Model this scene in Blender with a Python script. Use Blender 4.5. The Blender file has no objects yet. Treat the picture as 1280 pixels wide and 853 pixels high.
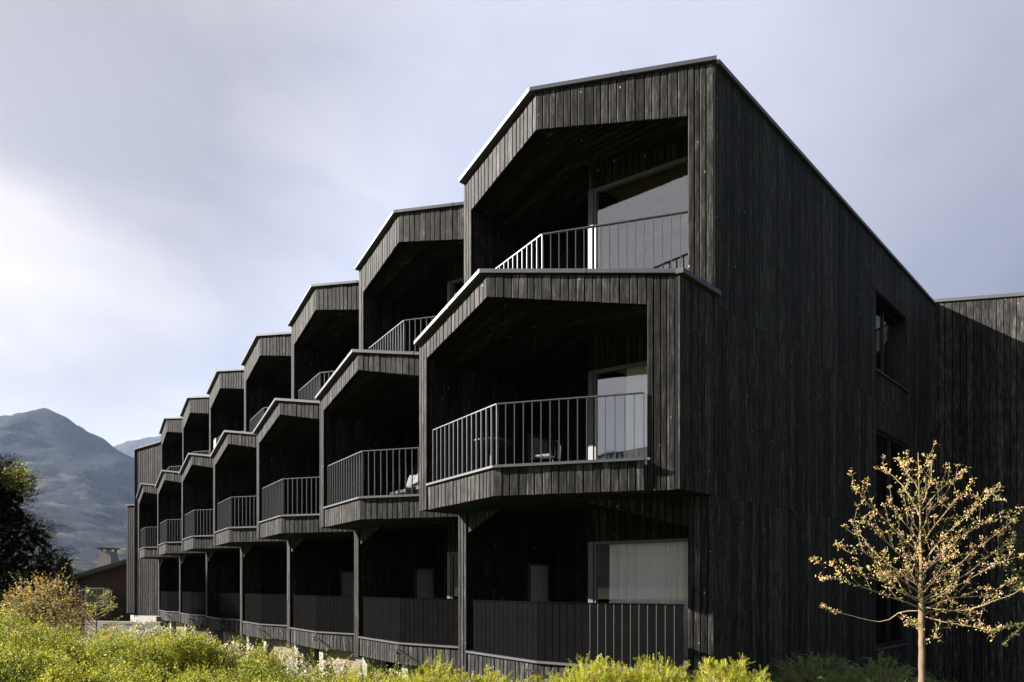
import bpy, bmesh, math, random
import numpy as np
from mathutils import Vector, Matrix, Euler, noise as mnoise

rnd = random.Random(7)
nrg = np.random.default_rng(11)
scene = bpy.context.scene
COL = scene.collection
D2R = math.radians

# ---------------------------------------------------------------- camera frame
A = D2R(41.63)                 # yaw of the facade
CU, CV = 11.5, 7.0             # camera in facade coordinates (u along the facade, v out of it)
FPX = 751.0                    # focal length in pixels of the 1280 px wide photograph
HOR = 732.6
GZ = -2.6                      # ground level (camera height is 0)
FWD = Vector((-math.cos(A), math.sin(A), 0))
RGT = Vector((math.sin(A), math.cos(A), 0))
CAM = Vector((CU, -CV, 0))

def at(px, Z, py=None, z=None):
    """world point seen at column px at depth Z"""
    p = CAM + FWD * Z + RGT * ((px - 640) / FPX * Z)
    p.z = z if z is not None else ((HOR - py) / FPX * Z if py is not None else 0)
    return p

# ---------------------------------------------------------------- node helpers
def new_mat(name):
    m = bpy.data.materials.new(name); m.use_nodes = True
    nt = m.node_tree; nt.nodes.clear()
    return m, nt
def nd(nt, t, **kw):
    n = nt.nodes.new(t)
    for k, v in kw.items():
        if k.startswith('i_'):
            key = k[2:]
            key = int(key) if key.isdigit() else key.replace('_', ' ')
            n.inputs[key].default_value = v
        else:
            setattr(n, k, v)
    return n
def math_n(nt, op, a, b=None, c=None, clamp=False):
    n = nt.nodes.new('ShaderNodeMath'); n.operation = op; n.use_clamp = clamp
    for i, x in enumerate((a, b, c)):
        if x is None: continue
        if isinstance(x, (int, float)): n.inputs[i].default_value = x
        else: nt.links.new(x, n.inputs[i])
    return n.outputs[0]
def vmath(nt, op, a, b=None, out=0):
    n = nt.nodes.new('ShaderNodeVectorMath'); n.operation = op
    for i, x in enumerate((a, b)):
        if x is None: continue
        if isinstance(x, (tuple, list, Vector)): n.inputs[i].default_value = x
        else: nt.links.new(x, n.inputs[i])
    return n.outputs[out]
def ramp(nt, fac, stops):
    n = nt.nodes.new('ShaderNodeValToRGB')
    els = n.color_ramp.elements
    while len(els) < len(stops): els.new(0.5)
    for e, (p, c) in zip(els, stops):
        e.position = p
        e.color = (c, c, c, 1) if isinstance(c, (int, float)) else (*c, 1)
    nt.links.new(fac, n.inputs[0])
    return n.outputs[0]
def mixc(nt, fac, a, b, mode='MIX'):
    n = nt.nodes.new('ShaderNodeMix'); n.data_type = 'RGBA'; n.blend_type = mode
    for s, x in ((n.inputs[0], fac), (n.inputs[6], a), (n.inputs[7], b)):
        if isinstance(x, (int, float)): s.default_value = x
        elif isinstance(x, tuple): s.default_value = (*x, 1) if len(x) == 3 else x
        else: nt.links.new(x, s)
    return n.outputs[2]
def ramp_v(nt, fac, stops):
    """piecewise linear map of a value in -1..1 (values may exceed 1)"""
    k = 10.0
    t = math_n(nt, 'MULTIPLY', math_n(nt, 'ADD', fac, 1.0), .5)
    r = ramp(nt, t, [((p + 1) / 2, c / k) for p, c in stops])
    return math_n(nt, 'MULTIPLY', r, k)
def noise(nt, vec, scale=1, detail=4, rough=0.55, out='Fac'):
    n = nd(nt, 'ShaderNodeTexNoise', i_Scale=scale, i_Detail=detail, i_Roughness=rough)
    nt.links.new(vec, n.inputs['Vector']); return n.outputs[out]
def principled(nt, color, rough=0.6, metal=0.0, spec=0.5, normal=None):
    b = nt.nodes.new('ShaderNodeBsdfPrincipled')
    for key, x in (('Base Color', color), ('Roughness', rough), ('Metallic', metal), ('Specular IOR Level', spec)):
        if isinstance(x, (int, float)): b.inputs[key].default_value = x
        elif isinstance(x, tuple): b.inputs[key].default_value = (*x, 1)
        else: nt.links.new(x, b.inputs[key])
    if normal is not None: nt.links.new(normal, b.inputs['Normal'])
    return b.outputs[0]
def output(nt, sh, vol=None):
    o = nt.nodes.new('ShaderNodeOutputMaterial')
    if sh is not None: nt.links.new(sh, o.inputs['Surface'])
    if vol is not None: nt.links.new(vol, o.inputs['Volume'])
def bump(nt, h, strength=0.3, dist=0.01):
    n = nd(nt, 'ShaderNodeBump', i_Strength=strength, i_Distance=dist)
    nt.links.new(h, n.inputs['Height']); return n.outputs[0]

# ---------------------------------------------------------------- materials
def wood_mat(name, grain, tint=1.0):
    m, nt = new_mat(name)
    tc = nd(nt, 'ShaderNodeTexCoord'); geo = nd(nt, 'ShaderNodeNewGeometry'); oi = nd(nt, 'ShaderNodeObjectInfo')
    isl = geo.outputs['Random Per Island']
    off = math_n(nt, 'ADD', math_n(nt, 'MULTIPLY', isl, 37.3), math_n(nt, 'MULTIPLY', oi.outputs['Random'], 91.7))
    comb = nd(nt, 'ShaderNodeCombineXYZ')
    for i in range(3): nt.links.new(off, comb.inputs[i])
    v0 = vmath(nt, 'ADD', tc.outputs['Object'], comb.outputs[0])
    g1 = noise(nt, vmath(nt, 'MULTIPLY', v0, grain), 1.0, 7, 0.62)
    fine = tuple(x * 3.6 for x in grain)
    g2 = noise(nt, vmath(nt, 'MULTIPLY', v0, fine), 1.0, 3, 0.6)
    big = noise(nt, vmath(nt, 'MULTIPLY', v0, (1.6, 1.6, 0.7)), 1.0, 4, 0.6)
    mixg = math_n(nt, 'ADD', math_n(nt, 'MULTIPLY', g1, 0.6), math_n(nt, 'MULTIPLY', g2, 0.4))
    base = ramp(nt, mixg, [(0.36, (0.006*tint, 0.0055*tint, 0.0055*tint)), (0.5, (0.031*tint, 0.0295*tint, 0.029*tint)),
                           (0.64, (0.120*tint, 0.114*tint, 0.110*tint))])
    # each board a little lighter or darker, browner or greyer
    w = nd(nt, 'ShaderNodeTexWhiteNoise', noise_dimensions='1D'); nt.links.new(off, w.inputs['W'])
    bv = ramp(nt, w.outputs['Value'], [(0.0, (0.45, 0.44, 0.46)), (0.5, (0.9, 0.89, 0.9)), (0.85, (1.3, 1.25, 1.22)), (1.0, (1.75, 1.68, 1.65))])
    base = mixc(nt, 1.0, base, bv, 'MULTIPLY')
    base = mixc(nt, 1.0, base, ramp(nt, big, [(0.3, 0.72), (0.7, 1.25)]), 'MULTIPLY')
    blot = noise(nt, vmath(nt, 'MULTIPLY', v0, tuple(15 if x > 10 else 3.5 for x in grain)), 1.0, 5, 0.7)
    base = mixc(nt, 1.0, base, ramp(nt, blot, [(0.34, 0.42), (0.5, 0.95), (0.66, 1.75)]), 'MULTIPLY')
    # knots and pale resin specks
    kv = tuple(max(3.0, x * 0.2) for x in grain)
    vo = nd(nt, 'ShaderNodeTexVoronoi', i_Scale=1.0); nt.links.new(vmath(nt, 'MULTIPLY', v0, kv), vo.inputs['Vector'])
    knot = ramp(nt, vo.outputs['Distance'], [(0.09, 1.0), (0.2, 0.0)])
    wn = nd(nt, 'ShaderNodeTexWhiteNoise', noise_dimensions='3D'); nt.links.new(vo.outputs['Position'], wn.inputs['Vector'])
    kd = math_n(nt, 'MULTIPLY', knot, math_n(nt, 'LESS_THAN', wn.outputs['Value'], 0.45))
    base = mixc(nt, math_n(nt, 'MULTIPLY', kd, 0.85), base, (0.008, 0.007, 0.007))
    vo2 = nd(nt, 'ShaderNodeTexVoronoi', i_Scale=1.0); nt.links.new(vmath(nt, 'MULTIPLY', v0, (9, 9, 6)), vo2.inputs['Vector'])
    wn2 = nd(nt, 'ShaderNodeTexWhiteNoise', noise_dimensions='3D'); nt.links.new(vo2.outputs['Position'], wn2.inputs['Vector'])
    sp = math_n(nt, 'MULTIPLY', ramp(nt, vo2.outputs['Distance'], [(0.07, 1.0), (0.13, 0.0)]), math_n(nt, 'LESS_THAN', wn2.outputs['Value'], 0.14))
    base = mixc(nt, math_n(nt, 'MULTIPLY', sp, 0.75), base, (0.30, 0.29, 0.28))
    h = math_n(nt, 'ADD', mixg, math_n(nt, 'MULTIPLY', kd, -0.3))
    sh = principled(nt, base, 0.7, 0, 0.12, bump(nt, h, 0.45, 0.006))
    output(nt, sh); return m

M = {}
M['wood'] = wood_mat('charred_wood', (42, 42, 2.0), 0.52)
M['soffit'] = wood_mat('charred_wood_flat', (2.0, 42, 42), 0.24)  # ceiling boards: darker tint than the facade, shade put into the colour
M['woodshade'] = wood_mat('charred_wood_shaded', (42, 42, 2.0), 0.26)  # same wood as the facade, darkened to paint the shade of the recesses

KA = 0.60
def simple(name, color, rough=0.6, metal=0, spec=0.5, nscale=8, namp=0.25, bmp=0.0, isl=0.0, k=None):
    m, nt = new_mat(name)
    kk = KA if k is None else k
    color = tuple(x * kk for x in color)
    tc = nd(nt, 'ShaderNodeTexCoord')
    n = noise(nt, tc.outputs['Object'], nscale, 5, 0.6)
    c = mixc(nt, n, tuple(x * (1 - namp) for x in color), tuple(min(1, x * (1 + namp)) for x in color))
    if isl:
        geo = nd(nt, 'ShaderNodeNewGeometry')
        c = mixc(nt, 1.0, c, ramp(nt, geo.outputs['Random Per Island'], [(0, 1 - isl), (1, 1 + isl)]), 'MULTIPLY')
    nb = bump(nt, n, bmp, 0.01) if bmp else None
    r = math_n(nt, 'ADD', math_n(nt, 'MULTIPLY', n, 0.16), rough - 0.08)
    output(nt, principled(nt, c, r, metal, spec, nb)); return m
M['membrane'] = simple('black_membrane', (0.006, 0.006, 0.006), 0.9, spec=0.1)
M['cap'] = simple('zinc_cap', (0.125, 0.128, 0.138), 0.45, 0.5, nscale=3, namp=0.12)
M['rail'] = simple('railing_steel', (0.13, 0.135, 0.14), 0.42, 0.7, nscale=20, namp=0.2)
M['infill'] = simple('railing_infill', (0.0062, 0.0062, 0.0063), 0.8, 0.0, 0.0, nscale=4, namp=0.35)
M['frame'] = simple('window_frame_grey', (0.075, 0.075, 0.08), 0.5, metal=0.1, k=0.6, nscale=10, namp=0.1)
M['roof'] = simple('roof_sheet', (0.10, 0.10, 0.105), 0.5, 0.4, nscale=2)
M['slab'] = simple('balcony_floor', (0.06, 0.055, 0.05), 0.7, nscale=6)
M['concrete'] = simple('fair_concrete', (0.30, 0.285, 0.265), 0.85, spec=0.2, nscale=5, namp=0.14, bmp=0.15)
M['plaster'] = simple('beige_plaster', (0.25, 0.205, 0.155), 0.9, spec=0.2, nscale=3, namp=0.12, bmp=0.1)
M['room'] = simple('room_wood', (0.55, 0.38, 0.23), 0.6, k=1.0, nscale=3, namp=0.2)
M['roomwhite'] = simple('room_white', (0.6, 0.58, 0.55), 0.8, k=1.0, nscale=3, namp=0.05)
M['blackmetal'] = simple('black_metal', (0.015, 0.015, 0.016), 0.45, 0.3, nscale=20)
M['cushion'] = simple('cushion_cloth', (0.17, 0.17, 0.175), 0.9, spec=0.2, nscale=30, namp=0.08, bmp=0.2)
M['whiteboard'] = simple('white_laminate', (0.7, 0.7, 0.68), 0.5, nscale=10, namp=0.05)

def curtain_mat():
    m, nt = new_mat('curtain_cloth')
    tc = nd(nt, 'ShaderNodeTexCoord')
    n = noise(nt, vmath(nt, 'MULTIPLY', tc.outputs['Object'], (60, 60, 60)), 1, 3)
    c = mixc(nt, n, (0.80, 0.78, 0.75), (0.88, 0.865, 0.84))
    d = nd(nt, 'ShaderNodeBsdfDiffuse'); nt.links.new(c, d.inputs[0])
    t = nd(nt, 'ShaderNodeBsdfTranslucent'); nt.links.new(c, t.inputs[0])
    mx = nd(nt, 'ShaderNodeMixShader', i_0=0.3); nt.links.new(d.outputs[0], mx.inputs[1]); nt.links.new(t.outputs[0], mx.inputs[2])
    output(nt, mx.outputs[0]); return m
M['curtain'] = curtain_mat()
def glass_mat(name, refl):
    m, nt = new_mat(name)
    lw = nd(nt, 'ShaderNodeFresnel', i_IOR=1.5)
    tc = nd(nt, 'ShaderNodeTexCoord')
    nb = bump(nt, noise(nt, tc.outputs['Object'], 1.3, 2), 0.02, 0.05)
    fac = math_n(nt, 'ADD', math_n(nt, 'MULTIPLY', lw.outputs[0], 1.2), refl, clamp=True)
    tr = nd(nt, 'ShaderNodeBsdfTransparent', i_Color=(0.985, 0.985, 0.98, 1))
    gl = nd(nt, 'ShaderNodeBsdfGlossy', i_Color=(0.93, 0.96, 0.97, 1), i_Roughness=0.015)
    nt.links.new(nb, gl.inputs['Normal'])
    mx = nd(nt, 'ShaderNodeMixShader'); nt.links.new(fac, mx.inputs[0])
    nt.links.new(tr.outputs[0], mx.inputs[1]); nt.links.new(gl.outputs[0], mx.inputs[2])
    output(nt, mx.outputs[0]); return m
M['glass'] = glass_mat('coated_glass', 0.20)
M['glassdark'] = glass_mat('plain_glass', 0.03)

def leaf_mat(name, stops, trans=0.35, rough=0.55, k=0.62, spec=0.2):
    """stops: colours picked per leaf"""
    m, nt = new_mat(name)
    geo = nd(nt, 'ShaderNodeNewGeometry'); tc = nd(nt, 'ShaderNodeTexCoord')
    stops = [(p, tuple(x * k for x in cc)) for p, cc in stops]
    c = ramp(nt, geo.outputs['Random Per Island'], stops)
    n = noise(nt, tc.outputs['Object'], 2.2, 3)
    c = mixc(nt, 1.0, c, ramp(nt, n, [(0.32, (0.58, 0.70, 0.62)), (0.5, (1, 1, 1)), (0.68, (1.32, 1.18, 1.0))]), 'MULTIPLY')
    p = principled(nt, c, rough, 0, spec)
    t = nd(nt, 'ShaderNodeBsdfTranslucent')
    nt.links.new(mixc(nt, 1.0, c, (1.25, 1.2, 0.75), 'MULTIPLY'), t.inputs[0])
    mx = nd(nt, 'ShaderNodeMixShader', i_0=trans); nt.links.new(p, mx.inputs[1]); nt.links.new(t.outputs[0], mx.inputs[2])
    output(nt, mx.outputs[0]); return m
M['hedge'] = leaf_mat('hedge_leaf', [(0, (0.06, 0.085, 0.010)), (0.3, (0.17, 0.20, 0.018)), (0.7, (0.31, 0.33, 0.030)), (1, (0.48, 0.45, 0.11))], k=0.76)
M['grass_blade'] = leaf_mat('long_grass', [(0, (0.07, 0.12, 0.015)), (1, (0.20, 0.24, 0.03))])
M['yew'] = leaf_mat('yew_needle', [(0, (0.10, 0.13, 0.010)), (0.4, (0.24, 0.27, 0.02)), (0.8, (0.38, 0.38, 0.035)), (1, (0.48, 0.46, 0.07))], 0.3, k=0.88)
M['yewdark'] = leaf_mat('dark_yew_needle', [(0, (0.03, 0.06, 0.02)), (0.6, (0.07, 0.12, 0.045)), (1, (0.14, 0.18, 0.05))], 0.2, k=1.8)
M['shrub'] = leaf_mat('young_leaf', [(0, (0.08, 0.10, 0.02)), (0.5, (0.20, 0.22, 0.04)), (1, (0.36, 0.34, 0.09))])
M['petal'] = leaf_mat('blossom_petal', [(0, (0.50, 0.46, 0.40)), (1, (0.78, 0.74, 0.68))], 0.3)
M['copper'] = leaf_mat('copper_leaf', [(0, (0.10, 0.068, 0.028)), (0.5, (0.24, 0.175, 0.072)), (1, (0.40, 0.31, 0.135))], k=0.76)
M['yellowleaf'] = leaf_mat('yellow_leaf', [(0, (0.18, 0.16, 0.04)), (1, (0.46, 0.40, 0.12))], k=0.85)
M['purpleleaf'] = leaf_mat('purple_leaf', [(0, (0.04, 0.02, 0.025)), (1, (0.14, 0.08, 0.07))])
M['evergreen'] = leaf_mat('evergreen_leaf', [(0, (0.008, 0.012, 0.006)), (0.6, (0.018, 0.026, 0.010)), (0.95, (0.035, 0.036, 0.014)), (1, (0.09, 0.08, 0.03))], 0.05, spec=0.03, k=0.42)
M['apple'] = leaf_mat('apple_leaf', [(0, (0.20, 0.21, 0.04)), (0.5, (0.44, 0.41, 0.08)), (1, (0.60, 0.52, 0.17))], 0.4, k=0.9)
M['bud'] = leaf_mat('apple_bud', [(0, (0.45, 0.17, 0.14)), (0.5, (0.6, 0.36, 0.30)), (1, (0.62, 0.52, 0.36))], 0.2, k=0.9)
M['appledim'] = leaf_mat('apple_leaf_green', [(0, (0.05, 0.07, 0.02)), (1, (0.16, 0.16, 0.05))], 0.4)

def bark_mat(name, c0, c1, lichen=None):
    m, nt = new_mat(name)
    tc = nd(nt, 'ShaderNodeTexCoord')
    n = noise(nt, vmath(nt, 'MULTIPLY', tc.outputs['Object'], (45, 45, 14)), 1, 6, 0.65)
    c = mixc(nt, n, c0, c1)
    if lichen:
        l = noise(nt, tc.outputs['Object'], 9, 4, 0.6)
        sx = nd(nt, 'ShaderNodeSeparateXYZ'); nt.links.new(tc.outputs['Object'], sx.inputs[0])
        hz = math_n(nt, 'MULTIPLY', math_n(nt, 'SUBTRACT', sx.outputs[2], lichen[1]), 2.5, clamp=True)
        f = math_n(nt, 'MULTIPLY', ramp(nt, l, [(0.46, 0), (0.60, .85)]), hz)
        c = mixc(nt, f, c, lichen[0])
    output(nt, principled(nt, c, 0.85, 0, 0.25, bump(nt, n, 0.6, 0.01))); return m
M['bark'] = bark_mat('apple_bark', (0.075, 0.048, 0.030), (0.17, 0.122, 0.082), ((0.2040, 0.1440, 0.0420), -0.7 - GZ))
M['twig'] = bark_mat('twig_bark', (0.13, 0.09, 0.055), (0.27, 0.20, 0.125))
M['darkbark'] = bark_mat('dark_bark', (0.03, 0.024, 0.018), (0.09, 0.07, 0.05))

# ---------------------------------------------------------------- mesh builder
class MB:
    def __init__(s): s.v = []; s.f = []; s.mi = []
    def add(s, vs, fs, mi=0):
        o = len(s.v); s.v += [tuple(q) for q in vs]
        for f in fs: s.f.append(tuple(i + o for i in f)); s.mi.append(mi)
    def hexa(s, b, t, mi=0):
        s.add(list(b) + list(t), [(3, 2, 1, 0), (4, 5, 6, 7), (0, 1, 5, 4), (1, 2, 6, 5), (2, 3, 7, 6), (3, 0, 4, 7)], mi)
    def box(s, p, q, mi=0):                     # world axis box
        (x0, y0, z0), (x1, y1, z1) = p, q
        s.hexa([(x0, y0, z0), (x1, y0, z0), (x1, y1, z0), (x0, y1, z0)], [(x0, y0, z1), (x1, y0, z1), (x1, y1, z1), (x0, y1, z1)], mi)
    def prism(s, poly, z0, z1, mi=0):           # plan polygon in (u, v); z0 / z1 number or function of u
        n = len(poly)
        a = [(u, -v, z0(u) if callable(z0) else z0) for u, v in poly]
        b = [(u, -v, z1(u) if callable(z1) else z1) for u, v in poly]
        s.add(a + b, [tuple(range(n)), tuple(range(2 * n - 1, n - 1, -1))] + [(i, i + n, (i + 1) % n + n, (i + 1) % n) for i in range(n)], mi)
    def bar(s, p, q, w, h, mi=0, up=Vector((0, 0, 1))):
        p, q = Vector(p), Vector(q); d = (q - p).normalized()
        side = d.cross(up)
        if side.length < 1e-4: side = Vector((1, 0, 0))
        side.normalize(); u2 = side.cross(d)
        o = [side * (w / 2) * a + u2 * (h / 2) * b for a, b in ((-1, -1), (1, -1), (1, 1), (-1, 1))]
        s.hexa([p + k for k in o], [q + k for k in o], mi)
    def tube(s, pts, rad, n=8, mi=0, cap=True):
        pts = [Vector(p) for p in pts]; rings = []
        for i, p in enumerate(pts):
            d = (pts[min(i + 1, len(pts) - 1)] - pts[max(i - 1, 0)]).normalized()
            a = d.cross(Vector((0.31, 0.17, 0.93)))
            if a.length < 1e-3: a = d.cross(Vector((1, 0, 0)))
            a.normalize(); b = d.cross(a)
            r = rad[i] if isinstance(rad, (list, tuple)) else rad
            rings.append([p + (a * math.cos(2 * math.pi * k / n) + b * math.sin(2 * math.pi * k / n)) * r for k in range(n)])
        vs = [q for r in rings for q in r]; fs = []
        for i in range(len(rings) - 1):
            for k in range(n):
                fs.append((i * n + k, i * n + (k + 1) % n, (i + 1) * n + (k + 1) % n, (i + 1) * n + k))
        if cap: fs += [tuple(range(n - 1, -1, -1)), tuple((len(rings) - 1) * n + k for k in range(n))]
        s.add(vs, fs, mi)
    def build(s, name, mats, parent=None, loc=None, smooth=False, origin=None):
        """origin: world point that becomes the object's origin"""
        me = bpy.data.meshes.new(name)
        vs = s.v
        if origin is not None: vs = [(a - origin[0], b - origin[1], c - origin[2]) for a, b, c in vs]
        me.from_pydata(vs, [], s.f)
        for m in (mats if isinstance(mats, (list, tuple)) else [mats]): me.materials.append(m)
        me.polygons.foreach_set('material_index', s.mi)
        if smooth: me.polygons.foreach_set('use_smooth', [True] * len(s.f))
        me.update()
        o = bpy.data.objects.new(name, me); COL.objects.link(o)
        if origin is not None: o.location = origin
        if loc is not None: o.location = loc
        if parent is not None: attach(o, parent)
        return o

WL = {}
def wloc(o):
    p = Vector(o.location)
    if o.parent: p = o.matrix_parent_inverse @ p + wloc(o.parent)
    return p
def attach(o, parent):
    o.parent = parent
    o.matrix_parent_inverse = Matrix.Translation(-wloc_parent(parent))
def wloc_parent(p):
    return p['_w'] if False else world_of(p)
def world_of(o):
    if o.parent is None: return Vector(o.location)
    return world_of(o.parent) + (o.matrix_parent_inverse @ Vector(o.location))
def tag(o, label=None, cat=None, group=None, kind=None):
    if label: o['label'] = label
    if cat: o['category'] = cat
    if group: o['group'] = group
    if kind: o['kind'] = kind
    return o
def empty(name, loc, label, cat, group=None):
    o = bpy.data.objects.new(name, None); o.empty_display_size = 0.2
    COL.objects.link(o); o.location = loc
    return tag(o, label, cat, group)

def boards(mb, P, Q, zb, zt, w=0.118, gap=0.012, th=0.024, back=True, jit=0.004, mi=0):
    """vertical boards on the plan line P->Q (u, v); zb, zt are functions of t in 0..1 or numbers. The face is on the left of P->Q."""
    P, Q = np.array(P, float), np.array(Q, float)
    L = np.hypot(*(Q - P)); d = (Q - P) / L; n = np.array([-d[1], d[0]])
    fb = zb if callable(zb) else (lambda t: zb)
    ft = zt if callable(zt) else (lambda t: zt)
    k = max(1, round(L / w)); ws = [0.8 + 0.4 * rnd.random() for _ in range(k)]
    tot = sum(ws); acc = 0
    for x in ws:
        t0, t1 = acc / tot, (acc + x) / tot; acc += x
        a, b = t0 + gap / 2 / L, t1 - gap / 2 / L
        j = rnd.uniform(-jit, jit)
        pa, pb = P + d * a * L, P + d * b * L
        f0, f1 = pa + n * j, pb + n * (j + rnd.uniform(-.001, .001)); r0, r1 = pa - n * th, pb - n * th
        e0, e1 = rnd.uniform(-.003, .003), 0
        ch = .0075; ca, cb = a + ch / L, b - ch / L
        prof = [(r0, a), (f0 - n * ch, a), (f0 + d * ch, ca), (f1 - d * ch, cb), (f1 - n * ch, b), (r1, b)]
        lo = [(q[0], -q[1], fb(t) + e0) for q, t in prof]; hi = [(q[0], -q[1], ft(t)) for q, t in prof]
        mb.add(lo + hi, [(5, 4, 3, 2, 1, 0), (6, 7, 8, 9, 10, 11)] + [(i, (i + 1) % 6, (i + 1) % 6 + 6, i + 6) for i in range(6)], mi)
    if back:
        B = 6
        for i in range(B):
            a, b = i / B, (i + 1) / B
            p0, p1 = P + d * a * L - n * (th + .004), P + d * b * L - n * (th + .004)
            q0, q1 = p0 - n * .04, p1 - n * .04
            z = .004
            mb.hexa([(p0[0], -p0[1], fb(a) + z), (p1[0], -p1[1], fb(b) + z), (q1[0], -q1[1], fb(b) + z), (q0[0], -q0[1], fb(a) + z)],
                    [(p0[0], -p0[1], ft(a) - z), (p1[0], -p1[1], ft(b) - z), (q1[0], -q1[1], ft(b) - z), (q0[0], -q0[1], ft(a) - z)], 1)

def lerp(a, b): return lambda t: a + (b - a) * t
WM = [M['wood'], M['membrane'], M['woodshade']]
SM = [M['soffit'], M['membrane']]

# ================================================================ HOTEL
BW = 4.2
UL, UI = 2.36, 2.63            # partition / left post
UR = 6.56                      # where the next partition begins
hotel = empty('hotel_building', (2.0, 6.0, GZ), 'black timber hotel with three storeys of folded sawtooth balconies', 'hotel')

SL = -0.66                     # slope of the right hand facets in plan
def front(level, fold):
    vL, vF = {'top': (0.11, 0.33), 'first': (1.10, 1.28), 'ground': (0.24, 0.34)}[level]
    if level == 'ground':
        return lambda u: vL + (vF - vL) * (u - UL) / (fold - UL) if u <= fold else vF - 0.295 * (u - fold)
    return lambda u: vL + (vF - vL) * (u - UL) / (fold - UL) if u <= fold else vF + (-1.475 / 2.26 if level == 'top' else -1.515 / 2.24) * (u - fold)

REAR = [(UI, -0.95), (4.67, -0.95), (UR, -1.575)]
RD = -1.95
def rear(u): return RD if u < 4.56 else (-0.95 if u <= 4.67 else -0.95 - 0.3307 * (u - 4.67))

def pl(*pts):                   # piecewise linear function of u
    xs, ys = zip(*pts)
    return lambda u: float(np.interp(u, xs, ys))

def soffit_boards(mb, us, zf, vf_front, vf_rear, side=-1, w=0.125):
    """boards that run along u on a folded ceiling; us = [u0, fold, u1]"""
    for u0, u1 in zip(us[:-1], us[1:]):
        vmax = max(vf_front(u0), vf_front(u1)); vmin = min(vf_rear(u0), vf_rear(u1))
        v = vmin
        while v < vmax:
            va, vb = v + .003, v + w - .003; v += w
            # clip the board's ends against the slanted front and rear lines
            cand = [u0 + (u1 - u0) * i / 24 for i in range(25)]
            ok = [u for u in cand if vf_rear(u) < vb and vf_front(u) > va]
            if len(ok) < 2: continue
            a, b = ok[0], ok[-1]
            q = []
            for u, vv in ((a, va), (b, va), (b, vb), (a, vb)):
                q.append((u, min(max(vv, vf_rear(u)), vf_front(u))))
            j = rnd.uniform(0, .003)
            mb.hexa([(u, -vv, zf(u) + j) for u, vv in q], [(u, -vv, zf(u) + .02) for u, vv in q])

def railing(mb, pts, z0, z1, step=0.131, infill=None, rib=0.010, deep=0.036):
    """pts: plan polyline. flat vertical bars, top and bottom rail"""
    P3 = lambda p, z: (p[0], -p[1], z)
    for i, (p, q) in enumerate(zip(pts[:-1], pts[1:])):
        p, q = np.array(p), np.array(q); L = np.hypot(*(q - p)); d = (q - p) / L
        nn = Vector((-d[1], -d[0], 0))
        mb.bar(P3(p, z1 - .008), P3(q, z1 - .008), .045, .016)
        mb.bar(P3(p, z0 + .012), P3(q, z0 + .012), .036, .014)
        k = max(1, round(L / step))
        for j in range(0 if i == 0 else 1, k + 1):
            c = p + d * (L * j / k); wob = rnd.uniform(-.0015, .0015)
            c = c + d * wob
            e = np.array([-d[1], d[0]])
            a1, a2 = c - d * rib / 2, c + d * rib / 2
            f = lambda s, t: (s[0] + e[0] * t, -(s[1] + e[1] * t))
            q4 = [f(a1, deep / 2), f(a2, deep / 2), f(a2, -deep / 2), f(a1, -deep / 2)]
            mb.hexa([(x, y, z0 + .019) for x, y in q4], [(x, y, z1 - .016) for x, y in q4])

def cap_strip(mb, pts, zf, over, th, depth):
    """over may be a list: one overhang per facet"""
    if not isinstance(over, (list, tuple)): over = [over] * (len(pts) - 1)
    """folded metal edge along plan polyline pts; zf(u) = top height"""
    n = len(pts); outs, ins = [], []
    for i in range(n):
        p = np.array(pts[i]); ds = []
        if i > 0: ds.append(p - np.array(pts[i - 1]))
        if i < n - 1: ds.append(np.array(pts[i + 1]) - p)
        ns = [np.array([-x[1], x[0]]) / np.hypot(*x) for x in ds]
        ov = [over[j] for j in ((i - 1, i) if 0 < i < n - 1 else ((0,) if i == 0 else (n - 2,)))]
        if len(ns) == 1: off = ns[0] * ov[0]
        else: off = np.linalg.solve(np.array(ns), np.array(ov))
        m = sum(ns); m = m / np.hypot(*m); m = m / max(.4, m.dot(ns[0]))
        outs.append(p + off); ins.append(p - m * depth)
    for i in range(n - 1):
        a, b, c, e = outs[i], outs[i + 1], ins[i + 1], ins[i]
        za, zb = zf(pts[i][0]), zf(pts[i + 1][0])
        mb.hexa([(a[0], -a[1], za - th), (b[0], -b[1], zb - th), (c[0], -c[1], zb - th), (e[0], -e[1], za - th)],
                [(a[0], -a[1], za), (b[0], -b[1], zb), (c[0], -c[1], zb), (e[0], -e[1], za)])

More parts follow.
